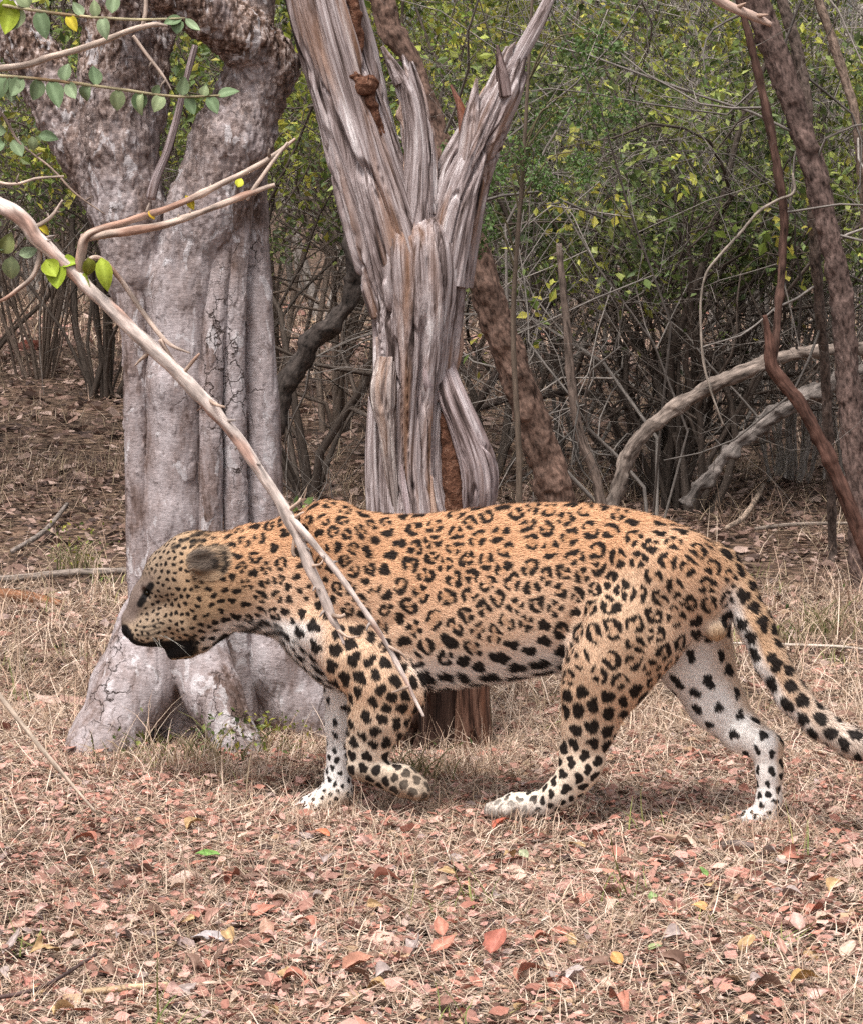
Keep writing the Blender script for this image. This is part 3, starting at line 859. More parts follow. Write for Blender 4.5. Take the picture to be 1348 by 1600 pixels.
# name, label, px, depth, height, stems, spread, leaves, palette, stem colour ...
SHRUBS = [
 ('thicket_shrub', 'dark stemmed leafy shrub at the far left edge behind the grey tree', 'shrub', 60, 19.5, 3.6, 22, .7, 5200, GREEN, dict(col=BROWN * 1.2, r=.012, kids=(9, 6, 2), wander=.35)),
 ('thicket_shrub', 'green shrub at the left edge standing behind the dark stemmed one', 'shrub', -40, 21.5, 3.8, 16, .8, 5200, GREEN, dict(col=BROWN)),
 ('thicket_shrub', 'multi stemmed shrub just left of the grey tree trunk', 'shrub', 165, 18.0, 3.4, 15, .6, 3800, GREEN, dict(col=DARK)),
 ('thicket_shrub', 'tall yellowing shrub in the gap between the two big trees', 'shrub', 485, 12.6, 3.2, 9, .55, 3600, YELLOW, dict(col=DARK, r=.020, leaf_low=.45)),
 ('thicket_shrub', 'green leafy shrub behind the gap between the two big trees', 'shrub', 535, 16.0, 3.6, 10, .9, 5600, GREEN, dict(col=BROWN, leaf_low=.3)),
 ('thicket_shrub', 'bright yellow leaved shrub seen through the fork of the dead tree', 'shrub', 660, 14.5, 3.4, 8, .7, 5400, YELLOW, dict(col=BROWN, leaf_low=.5)),
 ('thicket_shrub', 'dark slender stemmed shrub right of the dead tree', 'shrub', 775, 13.8, 2.8, 6, .8, 1700, GREEN, dict(col=DARK, leaf_low=.5)),
 ('thicket_shrub', 'grey tangle of bare twigs arching over the right of the dead tree', 'shrub', 905, 14.2, 3.4, 7, 1.0, 700, YELLOW, dict(col=GREY * .6, kids=(8, 8, 4), r=.012, wander=.75, droop=.06)),
 ('thicket_shrub', 'dense dark green bush rising above the leopard hindquarters', 'shrub', 1035, 12.8, 2.3, 16, .6, 9000, GREEN, dict(col=DARK, r=.024, leaf_low=.42)),
 ('thicket_shrub', 'clump of dark stems under the arching grey branch', 'shrub', 1075, 12.2, 2.2, 14, .7, 1300, GREEN, dict(col=DARK, r=.020, leaf_low=.5)),
 ('thicket_shrub', 'pale thin stemmed shrub at right behind the flaking tree', 'shrub', 1240, 13.4, 3.2, 26, .6, 3400, YELLOW, dict(col=GREY, r=.010, leaf_low=.4, wander=.35)),
 ('thicket_shrub', 'yellow green shrub on the right edge of the view', 'shrub', 1345, 12.8, 3.0, 18, .6, 3600, YELLOW, dict(col=GREY * .8, r=.010, leaf_low=.4)),
 ('thicket_shrub', 'brown twiggy shrub high above the dense green bush', 'shrub', 1120, 15.8, 4.0, 9, 1.0, 1500, GREEN, dict(col=GREY * .6, kids=(8, 7, 4), r=.02, wander=.75)),
 ('thicket_shrub', 'bare grey twig tangle filling the top right behind the broken branch end', 'shrub', 1000, 11.6, 2.9, 5, .9, 260, YELLOW, dict(col=GREY * .6, kids=(9, 9, 4), r=.009, wander=.8, droop=.10)),
 ('thicket_shrub', 'leafy shrub in the back row left of the dead tree', 'shrub', 430, 20.5, 4.0, 10, 1.2, 5200, GREEN, dict(ln=.036)),
 ('thicket_shrub', 'pale green shrub in the back row straight behind the dead tree', 'shrub', 720, 19.5, 4.2, 9, 1.2, 4600, YELLOW, dict(ln=.036, leaf_low=.5)),
 ('thicket_shrub', 'thin leaved shrub in the back row over the pale clearing', 'shrub', 860, 21.0, 4.4, 8, 1.3, 3600, GREEN, dict(ln=.036, leaf_low=.45, col=GREY * .8)),
 ('thicket_shrub', 'leafy shrub in the back row above the leopard rump', 'shrub', 1010, 19.0, 4.2, 9, 1.2, 5000, YELLOW, dict(ln=.036, leaf_low=.4)),
 ('thicket_shrub', 'twiggy shrub in the back row behind the flaking tree', 'shrub', 1190, 18.5, 4.4, 10, 1.2, 3800, GREEN, dict(ln=.036, col=GREY * .8)),
 ('thicket_shrub', 'yellow tinged shrub in the back row at the right edge', 'shrub', 1360, 19.0, 4.4, 9, 1.2, 4800, YELLOW, dict(ln=.036)),
 ('thicket_shrub', 'broad green shrub in the back row behind the grey tree', 'shrub', 260, 22.0, 4.2, 10, 1.3, 5600, GREEN, dict(ln=.038)),
]
for i, (nm, lb, ct, px, d, h, st, sp, lv, pal, kw) in enumerate(SHRUBS):
    shrub(nm, lb, ct, px, d, h, st, sp, lv, pal, group='shrubs of the thicket', seed=i * 7, **kw)

# far wood that closes the view
mb = MB(); rng = np.random.default_rng(77); tips = []
for k in range(150):
    d = rng.uniform(27, 40); x = rng.uniform(-1, 1) * (d * .156 + 4)
    grow(mb, (x, d, 0), (rng.normal(0, .2), 0, 1), rng.uniform(3, 6.5), rng.uniform(.02, .06), 0, tips, GREY * .75, rng, .02, .35, (6, 4))
tag(add('far_wood', mb.mesh('far_wood'), M_twig), 'distant grey brown stems of the wood closing the view', 'wood', kind='stuff')
T = np.vstack(tips); T = T[(T[:, 2] > .8) & (T[:, 2] < 3.4 + rng.normal(0, .6, len(T)))]
n = 20000
P = T[rng.integers(0, len(T), 900)[rng.integers(0, 900, n)]] + rng.normal(0, .16, (n, 3))
pal = np.vstack([GREEN, YELLOW]); c = pal[rng.integers(0, len(pal), n)] * rng.uniform(.6, 1.3, n)[:, None]
V, F, C = leaf_cards(P, .075, c, rng)
tag(add('far_foliage', mesh_np('far_foliage', V, F, C, None, False), M_leaf), 'distant yellow green leaves of the wood closing the view', 'foliage', kind='stuff')

# ---- single stems and branches one can tell apart
def flaky(amp, f=30):
    return lambda G, R, S: amp * (fbm(G * np.array((f, f, f * .5)), 3) + .6 * sstep(.05, .15, noise3(G * np.array((f * .9, f * .9, f * .4)) + 5)))
M_flaky = tint_mat('flaking_brown_bark', .9, .12, .75, (90, 90, 45), 1.0)
M_branch = tint_mat('grey_branch_bark', .9, .12, .6, (90, 90, 18), .8)
def pole(name, label, cat, spec, d_base, col, amp, mat, n=20, rows=120, twigs=0, seed=0, part='trunk'):
    P = np.array([list(at(p, q, d_base + d)) + [r] for p, q, d, r in spec])
    root = thing(name, label, cat, (P[0][0], P[0][1], P[0][2]))
    S = spline(P, rows); S[:, :3] -= P[0][:3]
    V, Fs, G = tube(S[:, :3], S[:, 3], n, flaky(amp), True, seed * 2.3)
    c = np.tile(col, (len(V), 1)) * (1 + .5 * fbm(G * 9 + seed, 2))[:, None]
    add(part, mesh_np(part, V, Fs, c, G), mat, root)
    if twigs:
        rng = np.random.default_rng(seed + 500); mb = MB(); tp = []
        for _ in range(twigs):
            k = rng.integers(int(rows * .25), rows); ax = rng.normal(0, 1, 3); ax[1] *= .5
            grow(mb, S[k, :3], ax, rng.uniform(.35, 1.3), min(.0055, S[k, 3] * .3), 1, tp, GREY * rng.uniform(.25, .7), rng, 0, .7, (3, 4, 3))
        add('twigs', mb.mesh('twigs'), M_twig, root)['kind'] = 'stuff'
    return root
pole('flaking_tree', 'reddish brown flaking tree trunk leaning along the right side', 'tree',
     [(1352, 935, 0, .048), (1340, 760, 0, .042), (1326, 610, 0, .038), (1318, 500, 0, .036), (1302, 400, 0, .037), (1272, 270, 0, .039), (1242, 170, 0, .040), (1212, 85, 0, .042), (1180, 0, 0, .044), (1140, -110, 0, .05), (1090, -260, 0, .04)], 9.6, (.115, .078, .068), .010, M_flaky, 40, 420, 9, 1)
pole('dark_sapling', 'dark upright stem crossing the flaking tree at upper right', 'stem',
     [(1302, 890, .5, .016), (1300, 830, .5, .016), (1290, 600, .3, .018), (1274, 400, .1, .019), (1262, 190, 0, .020), (1250, 100, 0, .020), (1222, 0, 0, .019), (1190, -90, 0, .018)], 9.9, (.11, .082, .07), .005, M_flaky, 14, 140, 5, 2)
pole('slender_stem', 'slender pale brown stem at the upper right corner', 'stem',
     [(1372, 860, .4, .024), (1362, 500, .2, .020), (1340, 210, 0, .017), (1322, 130, 0, .017), (1300, 60, 0, .016), (1275, -10, 0, .016), (1250, -80, 0, .014)], 10.4, (.20, .145, .115), .004, M_flaky, 10, 120, 4, 3)
pole('arching_branch', 'thick grey branch arching up from behind the leopard rump to the right', 'branch',
     [(940, 838, 0, .031), (962, 770, 0, .029), (985, 705, 0, .028), (1030, 655, 0, .027), (1095, 612, 0, .026), (1170, 576, 0, .025), (1250, 552, 0, .023), (1340, 545, 0, .022), (1440, 560, 0, .03), (1560, 620, 0, .026), (1660, 760, 0, .02)], 11.0, (.22, .175, .15), .012, M_branch, 26, 320, 6, 4, 'stem')
pole('red_snag', 'bare red brown stem with a snapped top leaning left at the right edge', 'stem',
     [(1402, 985, 0, .030), (1392, 955, 0, .028), (1346, 840, 0, .026), (1318, 770, 0, .023), (1282, 690, 0, .021), (1248, 630, 0, .020), (1212, 584, 0, .018), (1203, 560, 0, .017), (1199, 520, 0, .014), (1194, 492, 0, .011)], 8.9, (.10, .052, .040), .008, M_branch, 16, 160, 0, 5, 'stem')
pole('red_sapling', 'thin red brown sapling rising behind the snapped red stem', 'stem',
     [(1206, 570, .02, .014), (1214, 500, .05, .012), (1222, 400, .1, .012), (1224, 330, .1, .013), (1212, 250, .1, .014), (1190, 140, .1, .013), (1165, 40, .1, .012), (1140, -60, .1, .01)], 8.9, (.085, .048, .038), .004, M_branch, 10, 120, 3, 6, 'stem')
pole('lichened_log', 'pale lichen covered fallen limb behind the red stem', 'log',
     [(1070, 790, 0, .018), (1120, 725, 0, .022), (1170, 678, 0, .026), (1225, 640, 0, .030), (1290, 606, 0, .030), (1380, 570, 0, .026), (1500, 520, 0, .03)], 11.8, (.20, .17, .155), .03, M_branch, 18, 160, 4, 7, 'stem')
pole('leaning_trunk', 'rough red brown trunk leaning left behind the dead tree', 'tree',
     [(918, 948, .0, .078), (885, 850, .0, .066), (862, 752, 0, .058), (828, 650, 0, .054), (796, 560, 0, .052), (768, 480, 0, .050), (746, 405, 0, .046), (722, 330, .05, .04), (690, 230, .1, .034), (650, 110, .15, .032), (610, 40, .2, .036), (590, -40, .25, .045), (570, -140, .3, .04)], 9.4, (.115, .072, .056), .014, M_flaky, 44, 420, 5, 8)
pole('crooked_branch', 'black crooked branch slanting between the two big trees', 'branch',
     [(408, 935, .0, .045), (410, 800, .0, .038), (420, 690, .0, .034), (436, 640, 0, .034), (448, 596, 0, .034), (470, 565, 0, .032), (490, 530, 0, .034), (518, 505, 0, .030), (540, 480, 0, .028), (556, 440, 0, .030), (552, 380, 0, .026), (575, 300, .1, .02)], 9.6, (.045, .036, .032), .016, M_flaky, 16, 140, 3, 9, 'stem')
pole('thin_stem', 'thin brown stem curving down behind the leopard back', 'stem',
     [(958, 885, 0, .022), (945, 820, 0, .020), (930, 745, 0, .018), (906, 680, 0, .017), (893, 600, 0, .016), (886, 520, 0, .015), (878, 440, 0, .013), (872, 380, 0, .01)], 10.5, (.16, .12, .10), .004, M_branch, 10, 100, 3, 10, 'stem')
pole('dark_branch', 'long dark branch slanting up to the right of the leaning trunk', 'branch',
     [(690, 775, .3, .022), (700, 720, .3, .020), (742, 640, .2, .018), (800, 545, .1, .018), (862, 470, 0, .017), (930, 410, 0, .016), (1000, 360, 0, .012), (1060, 330, .1, .008)], 12.5, (.07, .052, .045), .004, M_branch, 10, 120, 5, 11, 'stem')
pole('bowed_branch', 'dark bowed branch crossing the pale clearing', 'branch',
     [(740, 640, 0, .014), (800, 622, 0, .016), (850, 618, 0, .016), (905, 612, 0, .016), (940, 625, 0, .016), (962, 670, 0, .016), (972, 740, 0, .018)], 13.2, (.075, .055, .048), .004, M_branch, 10, 90, 2, 12, 'stem')
pole('pale_twig', 'long pale forked twig hanging in front of the right thicket', 'twig',
     [(1238, 270, 0, .003), (1240, 300, 0, .0045), (1215, 312, 0, .0045), (1185, 330, 0, .0045), (1155, 365, 0, .0045), (1125, 398, 0, .0042), (1102, 430, 0, .004), (1094, 480, 0, .0038), (1098, 560, 0, .004), (1110, 610, 0, .0035), (1130, 665, 0, .003)], 8.97, (.27, .225, .19), .001, M_branch, 8, 120, 6, 13, 'stem')

# ---- unseen tall trees, added so their crowns darken the thicket
def added_shade_tree(label, x, y, h, R, n, seed):
    rng = np.random.default_rng(seed); root = thing('added_shade_tree', label, 'tree', (x, y, 0), 'unseen trees added to shade the thicket')
    S = spline([(0, 0, -.1), (.1, 0, h * .35), (-.05, .1, h * .7), (.1, 0, h)], 60)
    V, Fs, G = tube(S, np.linspace(.16, .07, 60), 16, flaky(.02), True, seed)
    add('trunk', mesh_np('trunk', V, Fs, np.tile((.20, .16, .14), (len(V), 1)), G), M_flaky, root)
    mb = MB(); tips = []
    for k in range(14):
        a = rng.uniform(0, 6.28); t = rng.uniform(.55, 1)
        grow(mb, S[int(t * 59)], (math.cos(a), math.sin(a), .45), R * rng.uniform(.7, 1.15), .045, 0, tips, BROWN, rng, .02, .5, (6, 4))
    add('limbs', mb.mesh('limbs'), M_twig, root)['kind'] = 'stuff'
    T = np.vstack(tips)
    P = T[rng.integers(0, len(T), n)] + rng.normal(0, .16, (n, 3))
    V, F, C = leaf_cards(P, .11, GREEN[rng.integers(0, 5, n)], rng)
    add('crown', mesh_np('crown', V, F, C, None, False), M_leaf, root)['kind'] = 'stuff'
added_shade_tree('unseen tall tree added beyond the left edge to shade the thicket', -4.6, 12.5, 5.2, 3.2, 4500, 1)
added_shade_tree('unseen tall tree added beyond the right edge to shade the thicket', 4.4, 11.5, 5.0, 3.0, 4500, 2)

# ---- feathery green sapling beside the dead tree
fs = thing('feathery_sapling', 'fresh green feathery leaved sapling just right of the dead tree', 'sapling', (float(at(800, 900, 8.6)[0]), 8.6, 0))
rngf = np.random.default_rng(88)
ox = at(800, 900, 8.6)[0]
S = spline([(0, 0, -.05), (.02, 0, .5), (.0, .02, 1.0), (.03, 0, 1.5), (.06, 0, 2.1)], 60)
V, Fs, G = tube(S, np.linspace(.012, .004, 60), 8, None, True, 1)
add('stem', mesh_np('stem', V, Fs, np.tile((.12, .09, .07), (len(V), 1)), G), M_twig, fs)
fr_n = 0
for (px, py, a0, ln) in ((770, 215, 200, .16), (800, 210, 250, .16), (820, 230, 290, .14), (780, 262, 230, .14), (830, 270, 320, .12), (770, 330, 215, .12), (880, 60, 300, .16), (905, 50, 330, .14), (895, 150, 300, .16), (925, 160, 340, .14), (870, 165, 240, .14), (760, 350, 250, .12), (900, 235, 285, .12)):
    P0 = at(px, py, 8.6 + rngf.uniform(-.05, .05)) - np.array((ox, 8.6, 0)); a = math.radians(a0)
    # twig from the stem to the frond
    kz = int(np.clip((P0[2] - .1) / 2.1 * 59, 5, 59))
    V, Fs, G = tube(spline([S[kz], (S[kz] + P0) / 2 + np.array((0, 0, .05)), P0], 12), np.linspace(.004, .0018, 12), 5)
    add('twig', mesh_np('twig', V, Fs, np.tile((.12, .10, .06), (len(V), 1)), G), M_twig, fs)
    d = np.array((math.cos(a), rngf.normal(0, .3), math.sin(a) * .8)); mbl = MB()
    for q in range(9):
        b = P0 + d * ln * (q / 8); sd = np.cross(d, (0, 1, 0)); sd /= np.linalg.norm(sd)
        for sg in (-1, 1):
            dd = (sd * sg + d * .45 + np.array((0, rngf.normal(0, .25), -.15))); dd /= np.linalg.norm(dd); L_ = ln * .38 * (1 - .06 * q)
            n = 12; t = np.linspace(.1, 1, n)
            Pp = b + dd * (L_ * t)[:, None]
            V, F, C = leaf_cards(Pp, .013, np.tile(np.array((.10, .165, .05)) * rngf.uniform(.7, 1.4), (n, 1)), rngf)
            mbl.put(V, F, None, C)
    add('frond', mbl.mesh('frond', False), M_leaf, fs)['kind'] = 'stuff'
# ================================================================== the leopard
LEO_D, LEO_YAW = 6.20, 0.26
def LD(px): return LEO_D + LEO_YAW * (674.0 - px) / 700.0
def LP(px, py, v=0.0): return at(px, py, LD(px) + v)      # v: metres across, + is the far side

_st = np.array([  # px, top row, bottom row, half width
    (372, 832, 985, .066), (410, 818, 990, .074), (450, 803, 1008, .082), (500, 790, 1050, .092), (560, 797, 1078, .104),
    (620, 804, 1079, .114), (700, 799, 1076, .124), (780, 790, 1066, .128), (860, 787, 1050, .122), (940, 790, 1036, .110),
    (1000, 799, 1024, .104), (1060, 819, 1010, .098), (1105, 846, 990, .082), (1140, 884, 962, .050)], float)
_tor = []
for _p, _t, _b, _w in _st:
    a_, b_ = LP(_p, _t), LP(_p, _b)
    _tor.append((a_[0], a_[1], 0.5 * (a_[2] + b_[2]), 0.5 * (a_[2] - b_[2]), _w))
_tor = spline(np.array(_tor), 120)

def torso_d(P):
    x = np.clip(P[:, 0], _tor[0, 0], _tor[-1, 0])
    yc, zc, a, b = (np.interp(x, _tor[:, 0], _tor[:, k]) for k in (1, 2, 3, 4))
    dz = (P[:, 2] - zc) / a
    dzc = np.clip(dz, -1, 1)
    bb = b * (1 - 0.20 * dzc - 0.10 * dzc * dzc)
    rho = np.sqrt(dz ** 2 + ((P[:, 1] - yc) / bb) ** 2 + 1e-9)
    d = (rho - 1) * np.minimum(a, bb)
    ex = P[:, 0] - x
    return np.where(ex == 0, d, np.sqrt(np.maximum(d, 0) ** 2 + ex ** 2) + np.minimum(d, 0) * 0.0)

def seg_chain(spec, flat=1.0, k=.025):
    return ([LP(p, q, v) for p, q, v, r in spec], [r for *_, r in spec], flat, k)

LEO = {
 'torso': [
   seg_chain([(512, 829, -.034, .056), (540, 862, -.056, .062), (560, 930, -.062, .080)], .72, .045),      # near shoulder blade
   seg_chain([(522, 833, .040, .052), (548, 866, .058, .060), (560, 930, .06, .075)], .72, .045),
   seg_chain([(470, 935, 0, .070), (500, 985, -.01, .078), (530, 1020, 0, .078)], 1.0, .03),                # breast
   seg_chain([(1000, 880, -.045, .080), (1060, 900, -.050, .092), (1098, 915, -.035, .070)], .85, .03),      # rump muscles
   seg_chain([(1000, 880, .045, .080), (1060, 900, .050, .090), (1098, 915, .035, .070)], .85, .03)],
 'head': [
   seg_chain([(385, 900, 0, .108), (335, 905, .0, .100), (305, 898, 0, .094)], .80, .03),                    # skull and nape
   seg_chain([(300, 888, 0, .078), (268, 898, 0, .062)], .85, .03),
   seg_chain([(268, 905, 0, .056), (238, 935, 0, .044), (216, 968, 0, .036)], .90, .025),                    # bridge of the nose
   seg_chain([(330, 945, -.030, .066), (300, 965, -.030, .052)], .8, .025),                                  # cheeks
   seg_chain([(330, 945, .030, .066), (300, 965, .030, .052)], .8, .025),
   seg_chain([(270, 965, -.022, .040), (238, 984, -.025, .037), (220, 988, -.018, .032)], .9, .015),          # whisker pads
   seg_chain([(270, 965, .022, .040), (238, 984, .025, .037), (220, 988, .018, .032)], .9, .015),
   seg_chain([(207, 968, 0, .024), (202, 984, 0, .018)], 1.1, .010),                                         # nose
   seg_chain([(266, 902, -.041, .021), (238, 917, -.037, .017)], .7, .012),                                   # brow
   seg_chain([(266, 902, .041, .021), (238, 917, .037, .017)], .7, .012),
   seg_chain([(345, 965, 0, .046), (312, 998, 0, .032), (292, 1012, 0, .024), (272, 1020, 0, .018)], 1.15, .010),
   seg_chain([(300, 985, 0, .034), (262, 995, 0, .028)], 1.2, .012)],  # lower jaw
 'near_fore': [
   seg_chain([(512, 985, -.085, .060), (560, 1030, -.098, .074), (608, 1072, -.100, .070), (640, 1088, -.092, .036)], .62, .025),
   seg_chain([(596, 1075, -.100, .072), (592, 1120, -.100, .065), (577, 1165, -.098, .047), (567, 1196, -.096, .035)], .72, .02),
   seg_chain([(567, 1198, -.096, .033), (594, 1209, -.094, .030), (626, 1220, -.092, .036), (650, 1231, -.092, .030)], 1.05, .012)],
 'far_fore': [
   seg_chain([(545, 1030, .070, .062), (540, 1080, .075, .044), (533, 1130, .075, .033), (531, 1180, .072, .028)], .85, .02),
   seg_chain([(531, 1180, .072, .028), (528, 1215, .070, .030), (527, 1240, .064, .037), (508, 1256, .056, .035), (484, 1263, .050, .028)], 1.1, .012)],
 'near_hind': [
   seg_chain([(1045, 905, -.060, .100), (990, 985, -.082, .108), (952, 1040, -.090, .098), (932, 1082, -.092, .078)], .62, .03),
   seg_chain([(932, 1082, -.092, .078), (920, 1130, -.090, .059), (908, 1178, -.088, .047), (906, 1200, -.087, .045)], .66, .02),
   seg_chain([(924, 1190, -.087, .026), (902, 1222, -.086, .030)], .8, .015),
   seg_chain([(904, 1200, -.087, .043), (876, 1238, -.086, .035), (846, 1258, -.085, .029), (806, 1262, -.085, .030), (786, 1266, -.085, .026)], .95, .012)],
 'far_hind': [
   seg_chain([(1082, 960, .060, .085), (1086, 1030, .078, .080), (1118, 1096, .084, .058), (1162, 1146, .084, .045)], .66, .03),
   seg_chain([(1162, 1146, .084, .045), (1198, 1168, .084, .036), (1202, 1205, .083, .030), (1201, 1250, .082, .028), (1194, 1274, .080, .027), (1166, 1281, .076, .022)], .9, .014)],
 'tail': [
   seg_chain([(1120, 885, 0, .050), (1150, 925, -.005, .042), (1180, 978, -.02, .037), (1205, 1034, -.03, .035), (1238, 1090, -.04, .033),
              (1280, 1132, -.05, .031), (1330, 1162, -.06, .030), (1400, 1182, -.06, .029), (1470, 1178, -.06, .028), (1530, 1150, -.06, .022)], 1.0, .015)],
 'pouch': [seg_chain([(1106, 958, -.040, .020), (1118, 982, -.050, .026)], 1.0, .012)],
}
# toes
for p, q, vs, r in ((776, 1267, (-.118, -.098, -.076, -.056), .0165), (472, 1267, (.016, .038, .060, .082), .0165), (1158, 1284, (.048, .064, .083, .10), .0135), (660, 1240, (-.122, -.102, -.081, -.062), .0155)):
    g = {776: 'near_hind', 472: 'far_fore', 1158: 'far_hind', 660: 'near_fore'}[p]
    for i, v in enumerate(vs):
        lead = (-14, 2, 8, 0)[i]
        if g == 'near_fore':
            LEO[g].append(seg_chain([(p - 26, q - 10, v, r), (p + lead * .6, q, v, r * .9)], 1, .008))
        else:
            LEO[g].append(seg_chain([(p + 24, q - 6, v, r * .9), (p - lead, q, v, r * 1.05)], 1, .004))

fld = Field((-0.78, 5.70, -0.05), (1.26, 6.62, 0.80), 0.005)
fld.apply((_tor[0, 0] - .08, 5.8, 0.1), (_tor[-1, 0] + .08, 6.6, .8), torso_d, .03)
for g, chains in LEO.items():
    for pts, rad, flat, k in chains:
        fld.chain(pts, rad, k, flat)
def ellip(c, r, ang=0.0, yaw=0.0):
    c = np.asarray(c, float); r = np.asarray(r, float)
    ca, sa, cy, sy = math.cos(ang), math.sin(ang), math.cos(yaw), math.sin(yaw)
    def fn(P):
        q = P - c
        x = q[:, 0] * cy + q[:, 1] * sy; y = -q[:, 0] * sy + q[:, 1] * cy
        u = x * ca + q[:, 2] * sa; w = -x * sa + q[:, 2] * ca
        rho = np.sqrt((u / r[0]) ** 2 + (y / r[1]) ** 2 + (w / r[2]) ** 2 + 1e-9)
        return (rho - 1) * r.min()
    return fn
# ears: rounded cups laid back, the near one open towards the camera
for sgn in (-1, 1):
    c = LP(322, 874, sgn * .092)
    fld.apply(c - .12, c + .12, ellip(c, (.049, .015, .029), 0.16, sgn * -0.25), .016)
    c2 = c + np.array((-.012, sgn * .020, -.002))
    fld.apply(c2 - .1, c2 + .1, ellip(c2, (.031, .013, .016), 0.16, sgn * -0.25), .008, 'cut')
# eye sockets
for sgn in (-1, 1):
    c = LP(229, 926, sgn * .040)
    fld.apply(c - .06, c + .06, ellip(c, (.014, .012, .009), -0.7), .006, 'cut')
LV, LQ = fld.mesh(2)
del fld
# keep the one connected body
LV, LQ = subdivided(LV, LQ)
LN = vert_normals(LV, LQ)
print('leopard verts', len(LV))

def group_d(P, g):
    d = np.full(len(P), 9.0)
    for pts, rad, flat, k in LEO[g]:
        for a, b, ra, rb in zip(pts[:-1], pts[1:], rad[:-1], rad[1:]):
            d = np.minimum(d, cone_d(P, np.asarray(a), np.asarray(b), ra, rb, flat))
    return d
_gn = list(LEO)
_gd = np.stack([np.minimum(group_d(LV, g), torso_d(LV)) if g == 'torso' else group_d(LV, g) for g in _gn], 1)
LW = np.exp(-(_gd - _gd.min(1)[:, None]) / 0.012); LW /= LW.sum(1)[:, None]
LW = {g: LW[:, i] for i, g in enumerate(_gn)}
LX, LY = project(LV)              # author's drawing coordinates on the flank
# soft muscle and rib relief
_rel = 0.0050 * fbm(LV * np.array((7, 7, 4)) + 3.3, 2) + 0.0014 * np.sin(LX / 11.0 + LY / 60.0) * np.exp(-((LX - 760) / 90) ** 2 - ((LY - 960) / 60) ** 2)
_rel += -0.010 * np.exp(-((LX - 888 - (LY - 1000) * -.25) / 14) ** 2) * sstep(850, 960, LY) * sstep(1060, 1000, LY) * (LN[:, 1] < 0)
_rel += -0.007 * np.exp(-((LX - 478 - (LY - 880) * .12) / 20) ** 2) * sstep(800, 840, LY) * sstep(1000, 940, LY) * (LN[:, 1] < 0)
_rel += -0.006 * np.exp(-((LY - 1000 + (LX - 560) * .45) / 14) ** 2) * sstep(500, 540, LX) * sstep(650, 620, LX) * (LN[:, 1] < 0)
_rel += -0.005 * np.exp(-((LX - 1030 + (LY - 960) * .5) / 20) ** 2) * sstep(860, 920, LY) * sstep(1080, 1020, LY) * (LN[:, 1] < 0)
_rel += -0.011 * np.exp(-((LX - 650 + (LY - 950) * .15) / 20) ** 2) * sstep(830, 930, LY) * sstep(1080, 1040, LY) * (LN[:, 1] < 0)
LV = LV + LN * (_rel * (1 - LW['head']) * (1 - .7 * LW['tail']))[:, None]
LN = vert_normals(LV, LQ)

# ---- coat: ground colour
zt = np.interp(LV[:, 0], _tor[:, 0], _tor[:, 2] + _tor[:, 3]); zb = np.interp(LV[:, 0], _tor[:, 0], _tor[:, 2] - _tor[:, 3])
tf = (LV[:, 2] - zb) / (zt - zb) + 0.10 * fbm(LV * 7, 2)
TAN, PALE, WHITE, CREAM = (.56, .310, .172), (.73, .51, .365), (.92, .87, .84), (.80, .68, .56)
c_torso = mixc(WHITE, PALE, sstep(.05, .33, tf))
c_torso = mixc(c_torso, TAN, sstep(.22, .85, tf))
inner = sstep(-.1, .5, LN[:, 1])
def leg_col(far, lo, hi):
    t = sstep(lo, hi, LY + 12 * fbm(LV * 12, 2))
    if far:
        c = mixc(WHITE, (.60, .40, .25), sstep(.1, .7, LN[:, 0]) * .8 if far == 'h' else np.zeros(len(LV)))
        return mixc(c, WHITE, t * .6)
    c = mixc((.69, .47, .32), CREAM, t)
    return mixc(c, WHITE, inner)
c_nf = leg_col(None, 1090, 1200); c_nh = leg_col(None, 1080, 1250)
c_ff = leg_col('f', 1100, 1250); c_fh = leg_col('h', 1180, 1260)
c_nf = mixc(c_nf, (.36, .27, .20), sstep(1185, 1212, LY) * .85)
c_nh = mixc(c_nh, (.52, .46, .42), sstep(1235, 1262, LY) * .8)
c_ff = mixc(c_ff, (.60, .46, .34), sstep(1215, 1262, LY))
c_tail = mixc((.52, .33, .20), WHITE, sstep(.0, .75, -LN[:, 0] * .8 - LN[:, 2] * .75))
c_tail = mixc(c_tail, (.62, .50, .42), sstep(1180, 1330, LX))
c_head = mixc((.42, .275, .165), TAN, sstep(960, 860, LY) * sstep(280, 400, LX))
c_head = mixc(c_head, (.29, .21, .15), sstep(320, 240, LX))  # grey-brown face, darkened further to carry its slight shade
c_head = mixc(c_head, (.19, .14, .12), sstep(24, 6, np.abs((LX - 215) - (930 - LY) * .42)) * sstep(985, 965, LY) * sstep(880, 920, LY))   # grey-brown nose bridge
c_head = mixc(c_head, (.50, .38, .27), sstep(955, 1000, LY + (LX - 250) * .12) * sstep(400, 300, LX) * .8)
c_head = mixc(c_head, WHITE, sstep(968, 1000, LY - (LX - 330) * .02) * sstep(300, 345, LX))
coat = c_torso * LW['torso'][:, None] + c_head * LW['head'][:, None] + c_nf * LW['near_fore'][:, None] + c_ff * LW['far_fore'][:, None] \
    + c_nh * LW['near_hind'][:, None] + c_fh * LW['far_hind'][:, None] + c_tail * LW['tail'][:, None] + np.array((.50, .32, .17)) * LW['pouch'][:, None]
# white throat and underside of neck, white patch under the tail
coat = mixc(coat, WHITE, sstep(962, 984, LY) * sstep(330, 360, LX) * sstep(520, 470, LX) * .95)
coat = mixc(coat, WHITE, np.exp(-((LX - 1143) / 14) ** 2 - ((LY - 950) / 30) ** 2) * .8)
coat *= (1 + .10 * fbm(LV * 22, 2))[:, None]

